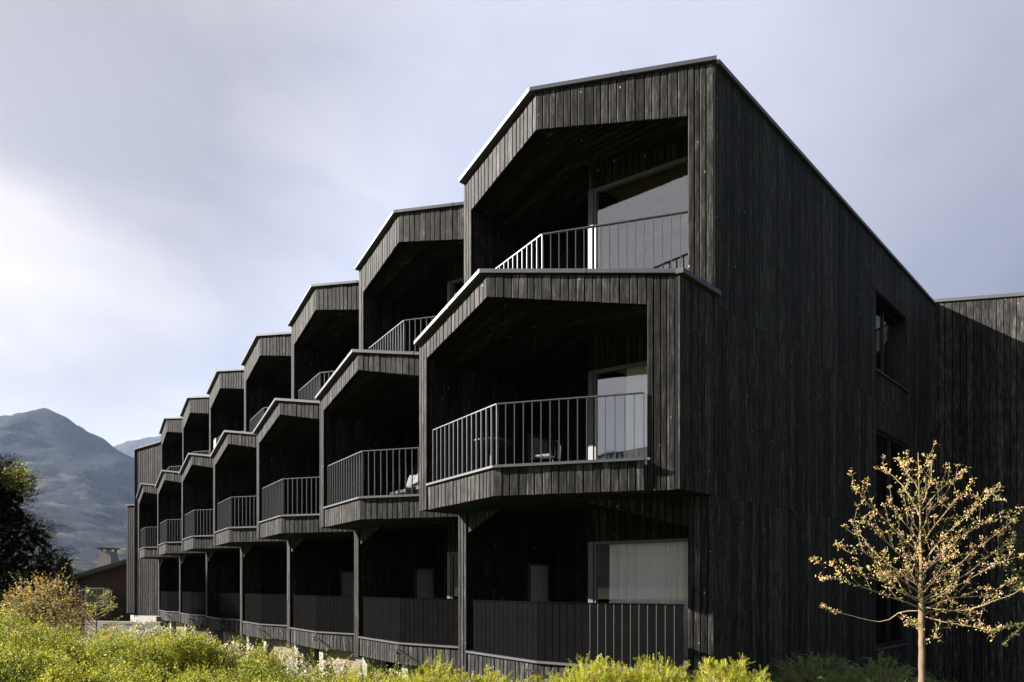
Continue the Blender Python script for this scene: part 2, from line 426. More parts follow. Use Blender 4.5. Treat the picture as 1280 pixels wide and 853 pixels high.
def cap_joints(mb, pts, zf, over, th, step=1.45):
    for i in range(len(pts) - 1):
        p, q = np.array(pts[i]), np.array(pts[i + 1]); L = np.hypot(*(q - p)); d = (q - p) / L; e = np.array([-d[1], d[0]])
        k = int(L / step)
        for j in range(1, k + 1):
            c = p + d * (L * j / (k + 1) + rnd.uniform(-.1, .1)) + e * over[i]; z = zf(c[0])
            a, b = c - d * .02, c + d * .02
            mb.prism([tuple(a + e * .004), tuple(b + e * .004), tuple(b - e * .06), tuple(a - e * .06)], z - th - .003, z + .004)
def curtain_sheet(mb, P, Q, z0, z1, amp=0.055, wl=0.15, seed=0):
    r = random.Random(seed)
    P, Q = np.array(P), np.array(Q); L = np.hypot(*(Q - P)); d = (Q - P) / L; n = np.array([-d[1], d[0]])
    N = max(8, int(L / 0.012)); ph = r.random() * 6
    vs = []; fs = []
    s = 0.0
    for i in range(N + 1):
        t = i / N
        sp = t * L / wl + .45 * math.sin(t * L * 4.1 + ph) + .2 * math.sin(t * L * 9.7 + 2 * ph)
        off = amp * (1.6 * abs(math.sin(math.pi * sp)) - .8) * (.75 + .25 * math.sin(t * L * 3.3 + ph))
        c = P + d * t * L
        lo = c + n * off; hi = c + n * off * .55
        vs += [(lo[0], -lo[1], z0), (hi[0], -hi[1], z1)]
    for i in range(N): fs.append((2 * i, 2 * i + 2, 2 * i + 3, 2 * i + 1))
    mb.add(vs, fs)

LEV = {
 'top':    dict(floor=4.70, head=6.85, rail0=4.745, rail1=5.665, zbot=4.20,
                roof=((UL, 7.61), 7.885, (6.84, 7.735)), lin=((UI, 7.005), 7.30, (6.53, 7.035))),
 'first':  dict(floor=1.72, head=3.71, rail0=1.79, rail1=2.725, zbot=1.34,
                roof=((UL, 4.275), 4.685, (6.84, 4.30)), lin=((UI, 3.99), 4.35, (6.53, 3.945))),
 'ground': dict(floor=-1.26, head=0.745, rail0=-1.195, rail1=-0.255, zbot=-1.66,
                roof=None, lin=((UI, 0.98), 1.42, (6.53, 0.885))),
}

def build_balcony(level, last):
    """one balcony bay with its own sub-parts, at the position of the bay nearest the gable"""
    L = LEV[level]
    fold = 4.585 if level != 'first' else (4.50 if last else 4.60)
    pfold = 4.63 if level == 'first' else fold
    fr = front(level, fold); pfr = front(level, pfold)
    uend = 6.84 if last else UR
    uin = (6.445 if level == 'first' else 6.53) if last else UR
    cl = MB()
    (ul, zl), zf, (ur, zr) = L['lin']
    lin = pl((UL, zl - (zf - zl) / (fold - UI) * (UI - UL)), (fold, zf), (ur, zr), (7.2, zr - (zf - zr) / (ur - fold) * (7.2 - ur)))
    if L['roof']:
        (a, za), zb, (c, zc) = L['roof']
        roof = pl((a, za), (fold, zb), (c, zc), (7.2, zc))
    T = lambda f, u0, u1: (lambda t: f(u0 + (u1 - u0) * t))
    pt = lambda u, f=fr: (u, f(u))
    def facet(f, u0, u1, zb, zt, **k): boards(cl, pt(u0, f), pt(u1, f), zb if not callable(zb) else T(zb, u0, u1), zt if not callable(zt) else T(zt, u0, u1), **k)
    if level != 'ground':
        facet(fr, UL, UI, L['zbot'], roof, w=0.09)                      # left post
        facet(fr, UI, fold, lin, roof, w=0.114)                       # left facet of the fascia
        facet(fr, fold, uin, lin, roof, w=0.122)
        if last: facet(fr, uin, 6.84, L['zbot'], roof, w=0.10)
    else:
        facet(fr, UL, UI, GZ + .9, 1.34, w=0.09)
        tfr = lambda u: 0.24 if u < 4.585 else 0.33 - 1.475 / 2.26 * (u - 4.585)
        # low gable shaped lintel under the overhang
        for u0, u1 in ((UI, 3.55), (5.15, 6.53)):
            zz = pl((UI, 0.98), (3.55, 1.335), (5.15, 1.335), (6.53, 0.885))
            boards(cl, (u0, tfr(u0) - .03), (u1, tfr(u1) - .03), T(zz, u0, u1), 1.345, w=0.118)
        if last:
            f2 = lambda u: 0.33 - 1.475 / 2.26 * (u - 4.585)
            boards(cl, (6.53, f2(6.53)), (6.84, f2(6.84)), GZ, 1.36, w=0.10)
    # parapet / skirt
    if level == 'first':
        inset = .03
        pf = lambda u: pfr(u) - inset
        facet(pf, UI, pfold, L['zbot'], 1.752, w=0.114)
        facet(pf, pfold, uin, L['zbot'], 1.752, w=0.122)
    elif level == 'top':
        pf = lambda u: fr(u) - .03
        pb = pl((UI, 4.27), (fold, 4.50), (6.84, 4.28))
        facet(pf, UI, fold, pb, 4.70); facet(pf, fold, uin, pb, 4.70)
    else:
        pf = lambda u: pfr(u) - .03
        ue = 6.86 if last else UR
        facet(pf, UI, fold, L['zbot'], -1.235, w=0.118)
        facet(pf, fold, ue, L['zbot'], -1.235, w=0.122)
    # partition: boards on its right hand face, plain core
    vfront = fr(UL)
    z0p = L['zbot'] if level != 'ground' else GZ + .9
    z1p = (lambda u: roof(u) - .02) if level != 'ground' else 1.338
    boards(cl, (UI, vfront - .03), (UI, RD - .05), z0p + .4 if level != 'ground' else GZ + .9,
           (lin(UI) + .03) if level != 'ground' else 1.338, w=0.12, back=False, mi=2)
    cl.prism([(UL + .01, fr(UL) - .07), (UI - .026, fr(UI) - .07), (UI - .026, -5.6), (UL + .01, -5.6)], z0p, (lambda u: roof(UL) - .03) if level != 'ground' else 1.337, 1)
    if last and level != 'ground':
        # wall at the gable end, inner face, and the outer side wall of the projecting first floor
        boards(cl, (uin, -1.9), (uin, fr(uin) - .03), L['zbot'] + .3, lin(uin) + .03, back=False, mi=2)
        cl.prism([(uin + .02, fr(uin + .02) - .07), (6.81, fr(6.81) - .07), (6.81, -5.6), (uin + .02, -5.6)], L['zbot'], (lambda u: roof(6.84) - .03), 1)
    if last and level == 'ground':
        boards(cl, (6.53, -1.9), (6.53, -.98), GZ + .9, 1.338, back=False, mi=2)
        cl.prism([(6.55, -1.05), (6.81, -1.2), (6.81, -5.6), (6.55, -5.6)], GZ, 1.337, 1)
    if last and level == 'first':
        boards(cl, (6.84, -.237), (6.84, -1.14), 1.34, 4.29, w=0.115)
    ob = cl.build('balcony', WM, hotel)
    # --- roof edge
    if level != 'ground':
        c = MB()
        over, th = (0.10, 0.036), 0.058
        pts = [pt(UL - .012), pt(fold), pt(uend + (.03 if last else -.004))]
        cap_strip(c, pts, lambda u: roof(u) + .082, over, th, .30)
        cap_joints(c, pts, lambda u: roof(u) + .082, over, th)
        if last and level == 'first':
            c.prism([(6.80, -.20), (6.895, -.24), (6.895, -1.26), (6.80, -1.26)], 4.30 + .012, 4.30 + .081)
        if last and level == 'top':
            c.prism([(6.70, -1.1), (6.885, -1.22), (6.885, -12.9), (6.70, -12.9)], 7.735 + .018, 7.735 + .0815)
        c.build('roof_edge', M['cap'], ob)
        r = MB()
        back = -12.8 if level == 'top' else -1.6
        for u0, u1 in ((UL - .01, fold), (fold, uend - .02)):
            r.prism([(u0, fr(u0) - .1), (u1, fr(u1) - .1), (u1, back), (u0, back)], lambda u: roof(u) - .05, lambda u: roof(u) + .015)
        r.build('roof', M['roof'], ob)
        # --- ceiling
        s = MB()
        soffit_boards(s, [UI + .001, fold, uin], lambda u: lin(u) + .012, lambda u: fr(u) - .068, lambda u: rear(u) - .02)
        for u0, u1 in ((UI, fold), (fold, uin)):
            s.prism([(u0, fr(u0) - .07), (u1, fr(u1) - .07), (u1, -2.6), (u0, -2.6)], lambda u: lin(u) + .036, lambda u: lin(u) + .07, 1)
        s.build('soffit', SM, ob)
    # --- floor
    f = MB()
    zt, zb = L['floor'], {'top': 4.47, 'first': 1.352, 'ground': -1.62}[level]
    ue = uin if not (last and level == 'ground') else 6.84
    q = [(UI, fr(UI) - .08), (fold, fr(fold) - .08), (ue, fr(ue) - .08), (ue, -5.6), (UI, -5.6)]
    if level == 'ground' and last: q = [(UI, fr(UI) - .08), (fold, fr(fold) - .08), (6.82, fr(6.82) - .08), (6.82, -1.19), (6.53, -1.0), (6.53, -5.6), (UI, -5.6)]
    f.prism(q, zb, zt)
    f.build('floor', M['slab'], ob)
    if level == 'first':
        s = MB()
        fu = front('first', pfold)
        soffit_boards(s, [UL + .03, pfold, uend - .02], lambda u: 1.338, lambda u: fu(u) - .065, lambda u: rear(u) - .05)
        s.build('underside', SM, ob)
    # --- parapet cap
    c = MB()
    if level == 'first':
        cap_strip(c, [(UI + .002, pfr(UI) - .03), (pfold, pfr(pfold) - .03), (uin - .002, pfr(uin) - .03)], lambda u: 1.79, .045, .034, .12)
        c.prism([(uin - .03, pfr(uin) - .0), (uin + .08, pfr(uin + .08) + .012), (uin + .06, pfr(uin + .06) + .003), (uin - .03, pfr(uin) - .01)], 1.757, 1.789) if last else None
    elif level == 'top':
        cap_strip(c, [(UI + .002, fr(UI) - .03), (fold, fr(fold) - .03), (uin - .002, fr(uin) - .03)], lambda u: 4.738, .03, .034, .12)
    else:
        ue = 6.87 if last else UR - .002
        cap_strip(c, [(UI + .002, pfr(UI) - .03), (fold, pfr(fold) - .03), (ue, pfr(ue) - .03)], lambda u: -1.198, .045, .034, .12)
    c.build('parapet_cap', M['cap'] if level != 'ground' else M['cap'], ob)
    # --- railing
    rl = MB()
    ins = {'top': .12, 'first': .075, 'ground': .05}[level]
    us = (2.755, pfold + .01, uin - .03) if level != 'ground' else (2.80, fold, 6.82 if last else UR - .01)
    rp = [(us[0], pfr(us[0]) - ins), (us[1], pfr(us[1]) - ins), (us[2], pfr(us[2]) - ins)]
    if level != 'ground':
        railing(rl, rp, L['rail0'], L['rail1'], rib=.011, deep=.036)
        rl.build('railing', M['rail'], ob)
    else:
        sh = MB()
        for si, (p, q2) in enumerate(zip(rp[:-1], rp[1:])):
            p, q2 = np.array(p), np.array(q2); LL = np.hypot(*(q2 - p)); d = (q2 - p) / LL; e = np.array([-d[1], d[0]])
            rl.bar((p[0], -p[1], L['rail1'] - .006), (q2[0], -q2[1], L['rail1'] - .006), .040, .012, 1)
            rl.bar((p[0], -p[1], L['rail0'] + .012), (q2[0], -q2[1], L['rail0'] + .012), .030, .014, 1)
            k = round(LL / .128)
            for j in range(k):
                g = .011 if si == 0 else .013
                a, b = p + d * (LL * j / k + g / 2), p + d * (LL * (j + 1) / k - g / 2)
                jj = rnd.uniform(-.0015, .0015)
                c1, c2, c3, c4 = a + e * (.009 + jj), b + e * (.009 + jj), b - e * .010, a - e * .010
                sh.prism([tuple(c1), tuple(c2), tuple(c3), tuple(c4)], L['rail0'] + .02, L['rail1'] - .013)
                x = p + d * (LL * (j + 1) / k)
                if j < k - 1:
                    lit = last and si == 1 and j > k * .28  # pale steel strips here stand in for sunlit board edges and gaps
                    w_ = .0095 if lit else .004; f = .013 if lit else .004
                    c1, c2, c3, c4 = x - d * w_ / 2 + e * f, x + d * w_ / 2 + e * f, x + d * w_ / 2 - e * .012, x - d * w_ / 2 - e * .012
                    rl.prism([tuple(c1), tuple(c2), tuple(c3), tuple(c4)], L['rail0'] + .022, L['rail1'] - .014, 0 if lit else 1)
        rl.build('railing', [M['rail'], M['infill']], ob)
        sh.build('privacy_boards', M['infill'], ob)
        # black bent bar built in place of the cast shadow line at the fold
        g = MB()
        p0 = np.array((fold - .22, pf(fold - .22))); g0 = (p0[0], -(p0[1] + .10), -1.36)
        p1 = (fold + .05, -(pf(fold + .05) + .09), -1.355); p2 = (fold + .55, -(pf(fold + .55) + .05), -1.60)
        g.bar(g0, p1, .045, .028); g.bar(p1, p2, .045, .05); g.bar(p2, (fold + .80, -(pf(fold + .8) + .03), -1.64), .04, .03)
        g.build('shadow_bar', M['blackmetal'], ob)
    # --- rear wall with its openings
    w = MB()
    zc = (lambda u: lin(u) + .03) if level != 'ground' else (lambda u: 1.34)
    nh = L['floor'] + (1.72 if level == 'ground' else 1.36)
    wa, wb = (UI, -.95), (4.56, -.95)
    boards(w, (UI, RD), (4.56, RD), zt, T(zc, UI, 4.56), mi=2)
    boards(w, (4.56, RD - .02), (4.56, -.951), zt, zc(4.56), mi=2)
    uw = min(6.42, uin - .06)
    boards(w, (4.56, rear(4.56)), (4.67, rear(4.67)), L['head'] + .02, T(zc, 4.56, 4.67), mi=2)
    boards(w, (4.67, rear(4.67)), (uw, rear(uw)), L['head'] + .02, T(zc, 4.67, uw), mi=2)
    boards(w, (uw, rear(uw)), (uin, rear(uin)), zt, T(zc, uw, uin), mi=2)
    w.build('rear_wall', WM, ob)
    # --- windows
    fm = MB()
    def fbar(u, z0, z1, wd=.05, dp=.09, v=None):
        vv = rear(u) if v is None else v
        fm.prism([(u - wd / 2, vv - .01), (u + wd / 2, vv - .01), (u + wd / 2, vv - dp), (u - wd / 2, vv - dp)], z0, z1)
    fm.prism([(4.565, -.935), (4.665, -.945), (4.665, -1.10), (4.565, -1.10)], zt, L['head'] + .018)     # broad jamb
    def rail_piece(u0, u1, z0, z1, a=-.012, b=-.09):
        fm.prism([(u0, rear(u0) + a), (u1, rear(u1) + a), (u1, rear(u1) + b), (u0, rear(u0) + b)], z0, z1)
    rail_piece(4.667, uw, L['head'] - .035, L['head'] + .016)
    rail_piece(4.667, uw, zt, zt + .06)
    fbar(4.69, zt + .06, L['head'] - .035, .045); fbar(uw - .03, zt + .06, L['head'] - .035, .05)
    
    fm.build('window_frame', M['frame'], ob)
    gl = MB()
    gv = -.05
    gl.add([(4.71, -(rear(4.71) + gv), zt + .06), (uw - .055, -(rear(uw - .055) + gv), zt + .06),
            (uw - .055, -(rear(uw - .055) + gv), L['head'] - .035), (4.71, -(rear(4.71) + gv), L['head'] - .035)], [(0, 1, 2, 3)])
    gl.build('window_pane', M['glass'] if level != 'ground' else M['glassdark'], ob)
    cu = MB()
    c0 = {'top': 6.12, 'first': 5.15, 'ground': 4.86}[level]
    curtain_sheet(cu, (c0, rear(c0) - .16), (uw - .05, rear(uw - .05) - .16), zt + .02, L['head'] + .0, seed=3)
    cu.build('curtain', M['curtain'], ob)
    # narrow curtained pane on the left side wall
    na, nz = -1.30, -1.90
    fm = MB()
    for va, vz in ((na, na - .045), (nz + .045, nz)): fm.box((UI + .004, -va, zt), (UI + .05, -vz, nh))
    fm.box((UI + .004, -na + .045, nh - .045), (UI + .05, -nz - .045, nh))
    nf = fm.build('side_window_frame', M['frame'], ob)
    gl = MB(); gl.add([(UI + .040, -na + .045, zt), (UI + .040, -nz - .045, zt), (UI + .040, -nz - .045, nh - .045), (UI + .040, -na + .045, nh - .045)], [(0, 1, 2, 3)])
    gl.build('side_window_pane', M['glassdark'], ob)
    cu = MB(); curtain_sheet(cu, (UI + .018, nz + .05), (UI + .018, na - .05), zt + .02, nh - .045, amp=.012, wl=.09, seed=5)
    cu.build('side_curtain', M['curtain'], ob)
    # --- room behind
    rm = MB()
    top = L['head'] + .16
    rm.prism([(UI, RD - .08), (4.6, RD - .08), (4.6, -1.05), (6.55, -1.70), (6.55, -5.6), (UI, -5.6)], top, top + .03, 0)
    rm.prism([(UI, -5.5), (6.55, -5.5), (6.55, -5.6), (UI, -5.6)], zt, top, 1)
    rm.prism([(3.6, -3.0), (6.55, -3.0), (6.55, -3.14), (3.6, -3.14)], top - .14, top - .002, 1)
    rm.build('room_interior', [M['room'], M['roomwhite']], ob)
    return ob

def copy_tree(o, parent, off):
    c = o.copy(); COL.objects.link(c)
    c.parent = parent
    c.matrix_parent_inverse = o.matrix_parent_inverse.copy()
    if off is not None: c.location = Vector(o.location) + off
    for ch in list(o.children):
        copy_tree(ch, c, None)
    return c

for level in ('top', 'first', 'ground'):
    build_balcony(level, True)
    proto = None
    for k in range(1, 7):
        if proto is None:
            proto = build_balcony(level, False)
            proto.location.x -= BW * k
        else:
            copy_tree(proto, hotel, Vector((-BW * (k - 1), 0, 0)))

# ---- gable wall
UG = 6.84
g = MB()
v0, v1 = -1.145, -12.79
nb = round((v0 - v1) / .118); edges = [v0 + (v1 - v0) * i / nb for i in range(nb + 1)]
wins = [(-8.05, -10.33, 4.86, 6.67), (-8.05, -10.33, 1.70, 3.55), (-8.05, -10.33, -1.42, 0.60)]
snap = lambda v: min(edges, key=lambda e: abs(e - v))
wins = [(snap(a), snap(b), c, d) for a, b, c, d in wins]
def vb(a, b, z0, z1):
    j = rnd.uniform(-.002, .002)
    p, q = a - .0035, b + .0035
    g.hexa([(UG + j, -p, z0), (UG + j, -q, z0), (UG - .024, -q, z0), (UG - .024, -p, z0)], [(UG + j, -p, z1), (UG + j, -q, z1), (UG - .024, -q, z1), (UG - .024, -p, z1)])
for a, b in zip(edges[:-1], edges[1:]):
    segs = [(GZ + .1, 1.337), (1.343, 4.197), (4.203, 7.735)]
    for z0, z1 in segs:
        cuts = [(z0, z1)]
        for (wa, wb, c, d) in wins:
            if b >= wb - 1e-6 and a <= wa + 1e-6:
                nc = []
                for s0, s1 in cuts:
                    if d <= s0 or c >= s1: nc.append((s0, s1)); continue
                    if c > s0: nc.append((s0, c))
                    if d < s1: nc.append((d, s1))
                cuts = nc
        for s0, s1 in cuts: vb(a, b, s0, s1)
# backing around the windows
def bk(va, vb_, z0, z1): g.box((UG - .07, -va, z0), (UG - .028, -vb_, z1), 1)
wa, wb = wins[0][0], wins[0][1]
bk(v0, wa, GZ, 7.72); bk(wb, v1, GZ, 7.72)
zz = GZ
for c, d in ((-1.42, .60), (1.70, 3.55), (4.86, 6.67)):
    bk(wa, wb, zz, c - .001); zz = d + .001
bk(wa, wb, zz, 7.72)
g.build('gable_wall', WM, hotel)
for i, (a, b, c, d) in enumerate(wins):
    r = MB()
    dp = .26 if i == 0 else .125
    r.box((UG - dp, -a, c), (UG - .026, -(a - .02), d)); r.box((UG - dp, -(b + .02), c), (UG - .026, -b, d))
    r.box((UG - dp, -a + .02, d - .02), (UG - .026, -b - .02, d)); r.box((UG - dp, -a + .02, c), (UG - .026, -b - .02, c + .02))
    x = UG - dp + .02
    for p, q in ((a - .02, a - .08), (b + .08, b + .02), ((a + b) / 2 + .03, (a + b) / 2 - .03)): r.box((x, -p, c + .02), (x + .06, -q, d - .02))
    r.box((x, -a + .08, d - .08), (x + .06, -b - .08, d - .02)); r.box((x, -a + .08, c + .02), (x + .06, -b - .08, c + .08))
    wo = r.build('window', M['blackmetal'], hotel)
    s = MB(); s.box((UG - .03, -a - .06, c - .035), (UG + .045, -b + .06, c - .004)); s.build('sill', M['cap'], wo)
    p = MB(); p.box((x + .02, -a + .08, c + .08), (x + .026, -b - .08, d - .08)); p.build('pane', M['glassdark'], wo)
    k = MB()
    if i > 0: curtain_sheet(k, (x - .07, a - .42), (x - .07, b + .42), c + .05, d - .05, seed=9 + i)
    k.add([(x - .9, -a, c - .2), (x - .9, -b, c - .2), (x - .9, -b, d + .2), (x - .9, -a, d + .2)], [(0, 1, 2, 3)], 1)
    k.build('curtain', [M['curtain'], M['membrane']], wo)

# ---- wing beyond the gable
wd = np.array((.978, -.208)); W0 = np.array((6.80, -12.765))
wg = MB()
W1 = W0 + wd * 4.6
boards(wg, tuple(W0), tuple(W1), GZ, lambda t: 7.83 - .19 * 4.6 * t, w=.15)
nrm = np.array((.208, .978))
b0, b1 = W0 - nrm * .07, W1 - nrm * .07
wg.prism([tuple(b0), tuple(b1), tuple(b1 - nrm * 8), tuple(b0 - nrm * 8)], GZ, lambda u: 7.82 - .19 * (u - W0[0]) - .25, 1)
wing = wg.build('wing_wall', WM, hotel)
c = MB()
cap_strip(c, [tuple(W0 - wd * .25), tuple(W1)], lambda u: 7.925 - .19 / .978 * (u - W0[0]), .05, .085, .4)
c.build('roof_edge', M['cap'], wing)

# ---- end block, core
e = MB()
E0, E1 = (-22.86, .10), (-24.26, 1.03)
eh = lambda t: 6.93 + .30 * t
boards(e, E1, E0, -1.5, eh, w=.13)
boards(e, (-24.26, -3), E1, -1.5, 6.93, w=.13)
e.prism([(-22.88, .0), (-24.20, .88), (-24.20, -12.5), (-22.88, -12.5)], -1.5, lambda u: 6.92 + .3 * (u + 24.26) / 1.4, 1)
F0, F1 = (-24.28, .93), (-24.82, 1.29)
boards(e, F1, F0, -1.4, 4.12, w=.13)
e.prism([(-24.30, .82), (-24.78, 1.14), (-24.78, -12.5), (-24.30, -12.5)], -1.5, 4.11, 1)
eb = e.build('stair_block', WM, hotel)
c = MB(); cap_strip(c, [E1, E0], lambda u: 7.0 + .3 * (u + 24.26) / 1.4, .05, .06, .4); cap_strip(c, [F1, F0], lambda u: 4.19, .05, .06, .4)
c.build('roof_edge', M['cap'], eb)
k = MB()
k.prism([(6.5, -5.62), (6.5, -12.7), (-22.9, -12.7), (-22.9, -5.62)], GZ, 6.95)
k.build('rear_core', M['membrane'], hotel)
# ---- basement
for k in range(0, 7):
    dx = -BW * k
    p = MB()
    p.prism([(4.42 + dx, .16), (4.66 + dx, .16), (4.66 + dx, -.12), (4.42 + dx, -.12)], GZ, -1.665)
    p.build('pillar', M['concrete'], hotel)
    if k < 6:
        p = MB(); p.prism([(UL + dx + .02, .02), (UI + dx - .03, .02), (UI + dx - .03, -.5), (UL + dx + .02, -.5)], GZ, GZ + .899)
        p.build('pillar', M['concrete'], hotel)
    w = MB()
    w.prism([(4.66 + dx, .02), (6.56 + dx, -.45), (6.56 + dx, -.6), (4.66 + dx, -.12)], GZ, -1.67)
    w.build('basement_wall', M['plaster'], hotel)
    w = MB()
    w.prism([(UI + dx, -1.6), (4.5 + dx, -1.6), (4.5 + dx, -1.75), (UI + dx, -1.75)], GZ, -1.67)
    w.build('basement_wall', M['plaster'], hotel)
p = MB(); p.prism([(-25.5, 1.0), (-24.26, .95), (-22.2, .45), (-22.2, -1.5), (-25.5, -1.5)], GZ - .1, -1.51); p.build('plinth', M['concrete'], hotel)

# ================================================================ things on the balconies
def bistro_table(u, v, z, label):
    t = empty('bistro_table', (u, -v, z), label, 'table')
    b = MB(); n = 28
    ring = lambda r, zz: [(u + r * math.cos(2 * math.pi * i / n), -v + r * math.sin(2 * math.pi * i / n), z + zz) for i in range(n)]
    vs = ring(.33, .70) + ring(.35, .71) + ring(.35, .725) + ring(.34, .735)
    fs = [(j * n + i, j * n + (i + 1) % n, (j + 1) * n + (i + 1) % n, (j + 1) * n + i) for j in range(3) for i in range(n)] + [tuple(range(n - 1, -1, -1)), tuple(range(3 * n, 4 * n))]
    b.add(vs, fs); b.build('tabletop', M['rail'], t)
    s = MB(); s.tube([(u, -v, z + .03), (u, -v, z + .70)], .025, 10); s.build('leg', M['blackmetal'], t)
    f = MB()
    for i in range(4):
        a = math.pi / 4 + i * math.pi / 2
        f.tube([(u, -v, z + .12), (u + .12 * math.cos(a), -v + .12 * math.sin(a), z + .05), (u + .28 * math.cos(a), -v + .28 * math.sin(a), z + .012)], .012, 8)
    f.build('foot', M['blackmetal'], t)
    return t
def chair(u, v, z, rot, label):
    t = empty('balcony_chair', (u, -v, z), label, 'chair')
    R = Matrix.Translation((u, -v, z)) @ Matrix.Rotation(rot, 4, 'Z')
    X = lambda *p: R @ Vector(p)
    for sx in (-1, 1):
        for sy in (-1, 1):
            l = MB(); l.tube([X(sx * .21, sy * .2, 0), X(sx * .19, sy * .18, .43)], .012, 8); l.build('leg', M['blackmetal'], t)
    s = MB(); s.hexa([X(-.22, -.21, .43), X(.22, -.21, .43), X(.22, .21, .43), X(-.22, .21, .43)], [X(-.22, -.21, .455), X(.22, -.21, .455), X(.22, .21, .455), X(-.22, .21, .455)]); s.build('seat', M['blackmetal'], t)
    b = MB()
    pts = [X(-.21, .2, .44), X(-.215, .24, .72), X(-.15, .26, .82), X(0, .27, .84), X(.15, .26, .82), X(.215, .24, .72), X(.21, .2, .44)]
    b.tube(pts, .012, 8)
    for i in range(-3, 4): b.tube([X(i * .055, .2, .45), X(i * .055, .262, .80)], .006, 6)
    b.build('backrest', M['blackmetal'], t)
    return t
bistro_table(3.60, .45, 1.72, 'small round bistro table behind the railing of the nearest middle balcony')
chair(4.15, -.30, 1.72, .5, 'black metal chair near the round table on the nearest middle balcony')
def pillow(name, p, w, h, d, rx, rz, label, cat, mat, group=None):
    bm = bmesh.new(); bmesh.ops.create_cube(bm, size=2)
    bmesh.ops.subdivide_edges(bm, edges=bm.edges[:], cuts=7, use_grid_fill=True)
    for q in bm.verts:
        a = max(0, 1 - abs(q.co.x) ** 4) * max(0, 1 - abs(q.co.y) ** 4)
        k = .12 + .88 * a ** .6
        pin = 1 - .10 * (abs(q.co.x) ** 2) * (1 - abs(q.co.y) ** 2) - .0
        q.co = Vector((q.co.x * w / 2 * (1 - .07 * (1 - q.co.y ** 2)), q.co.y * h / 2 * (1 - .07 * (1 - q.co.x ** 2)), q.co.z * d / 2 * k + .006 * math.sin(q.co.x * 9 + q.co.y * 5)))
    me = bpy.data.meshes.new(name); bm.to_mesh(me); bm.free(); me.materials.append(mat)
    me.polygons.foreach_set('use_smooth', [True] * len(me.polygons))
    o = bpy.data.objects.new(name, me); COL.objects.link(o); o.location = p; o.rotation_euler = (rx, 0, rz)
    return tag(o, label, cat, group)
pillow('folded_towel', (4.15, .30, 1.72 + .455 + .035), .32, .26, .10, 0, .5, 'white folded towel on the seat of the black balcony chair', 'towel', M['cushion'])
# lounge chair with two cushions on the second balcony
lu, lv, lz = .95, .25, 1.72
t = empty('lounge_chair', (lu, -lv, lz), 'low dark lounge seat under pale cushions on the second middle balcony', 'lounge chair')
b = MB(); b.box((lu - .55, -lv - .3, lz + .18), (lu + .55, -lv + .35, lz + .24)); b.build('seat', M['blackmetal'], t)
b = MB(); b.hexa([(lu - .55, -lv + .30, lz + .24), (lu + .55, -lv + .30, lz + .24), (lu + .55, -lv + .35, lz + .24), (lu - .55, -lv + .35, lz + .24)],
                 [(lu - .55, -lv + .44, lz + .5), (lu + .55, -lv + .44, lz + .5), (lu + .55, -lv + .48, lz + .5), (lu - .55, -lv + .48, lz + .5)]); b.build('backrest', M['blackmetal'], t)
for sx in (-.5, .5):
    for sy in (-.25, .3):
        b = MB(); b.box((lu + sx - .02, -lv + sy - .02, lz), (lu + sx + .02, -lv + sy + .02, lz + .18)); b.build('leg', M['blackmetal'], t)
pillow('cushion', (lu - .26, -lv + .10, lz + .46), .40, .40, .14, D2R(62), .25, 'smaller pale grey cushion at the left on the lounge seat', 'cushion', M['cushion'])
pillow('cushion', (lu + .18, -lv + .04, lz + .50), .62, .50, .16, D2R(58), -.12, 'larger pale grey cushion leaning at the right on the lounge seat', 'cushion', M['cushion'])
def side_table(u, v, z, label):
    t = empty('side_table', (u, -v, z), label, 'table', 'white side tables on the middle balconies')
    b = MB(); b.box((u - .27, -v - .24, z + .42), (u + .27, -v + .24, z + .45)); b.build('tabletop', M['whiteboard'], t)
    for sx in (-.22, .22):
        for sy in (-.2, .2):
            b = MB(); b.box((u + sx - .015, -v + sy - .015, z), (u + sx + .015, -v + sy + .015, z + .42)); b.build('leg', M['blackmetal'], t)
side_table(6.15 - 2 * BW, -.20, 1.72, 'white side table on the third middle balcony from the gable')
side_table(5.75 - 3 * BW, .15, 1.72, 'white side table on the fourth middle balcony from the gable')
# towel thrown over a far top railing
tw = MB()
ft = front('top', 4.585)
ua, ub = 3.0 - 4 * BW, 3.45 - 4 * BW
for (o1, z0, z1) in ((.055, 5.25, 5.69), (-.055, 5.30, 5.69)):
    N = 8
    for i in range(N):
        a, bq = ua + (ub - ua) * i / N, ua + (ub - ua) * (i + 1) / N
        fa, fb2 = ft(a + 4 * BW) - .12 + o1 + .008 * math.sin(i * 1.7), ft(bq + 4 * BW) - .12 + o1 + .008 * math.sin((i + 1) * 1.7)
        tw.prism([(a, fa), (bq, fb2), (bq, fb2 - .012), (a, fa - .012)], z0, z1)
tw.prism([(ua, ft(ua + 4 * BW) - .06), (ub, ft(ub + 4 * BW) - .06), (ub, ft(ub + 4 * BW) - .185), (ua, ft(ua + 4 * BW) - .185)], 5.69, 5.702)
o = tw.build('towel', M['whiteboard'], None, origin=((ua + ub) / 2, -ft(3.2), 5.25))
tag(o, 'white towel hung over the railing of a far top balcony', 'towel')

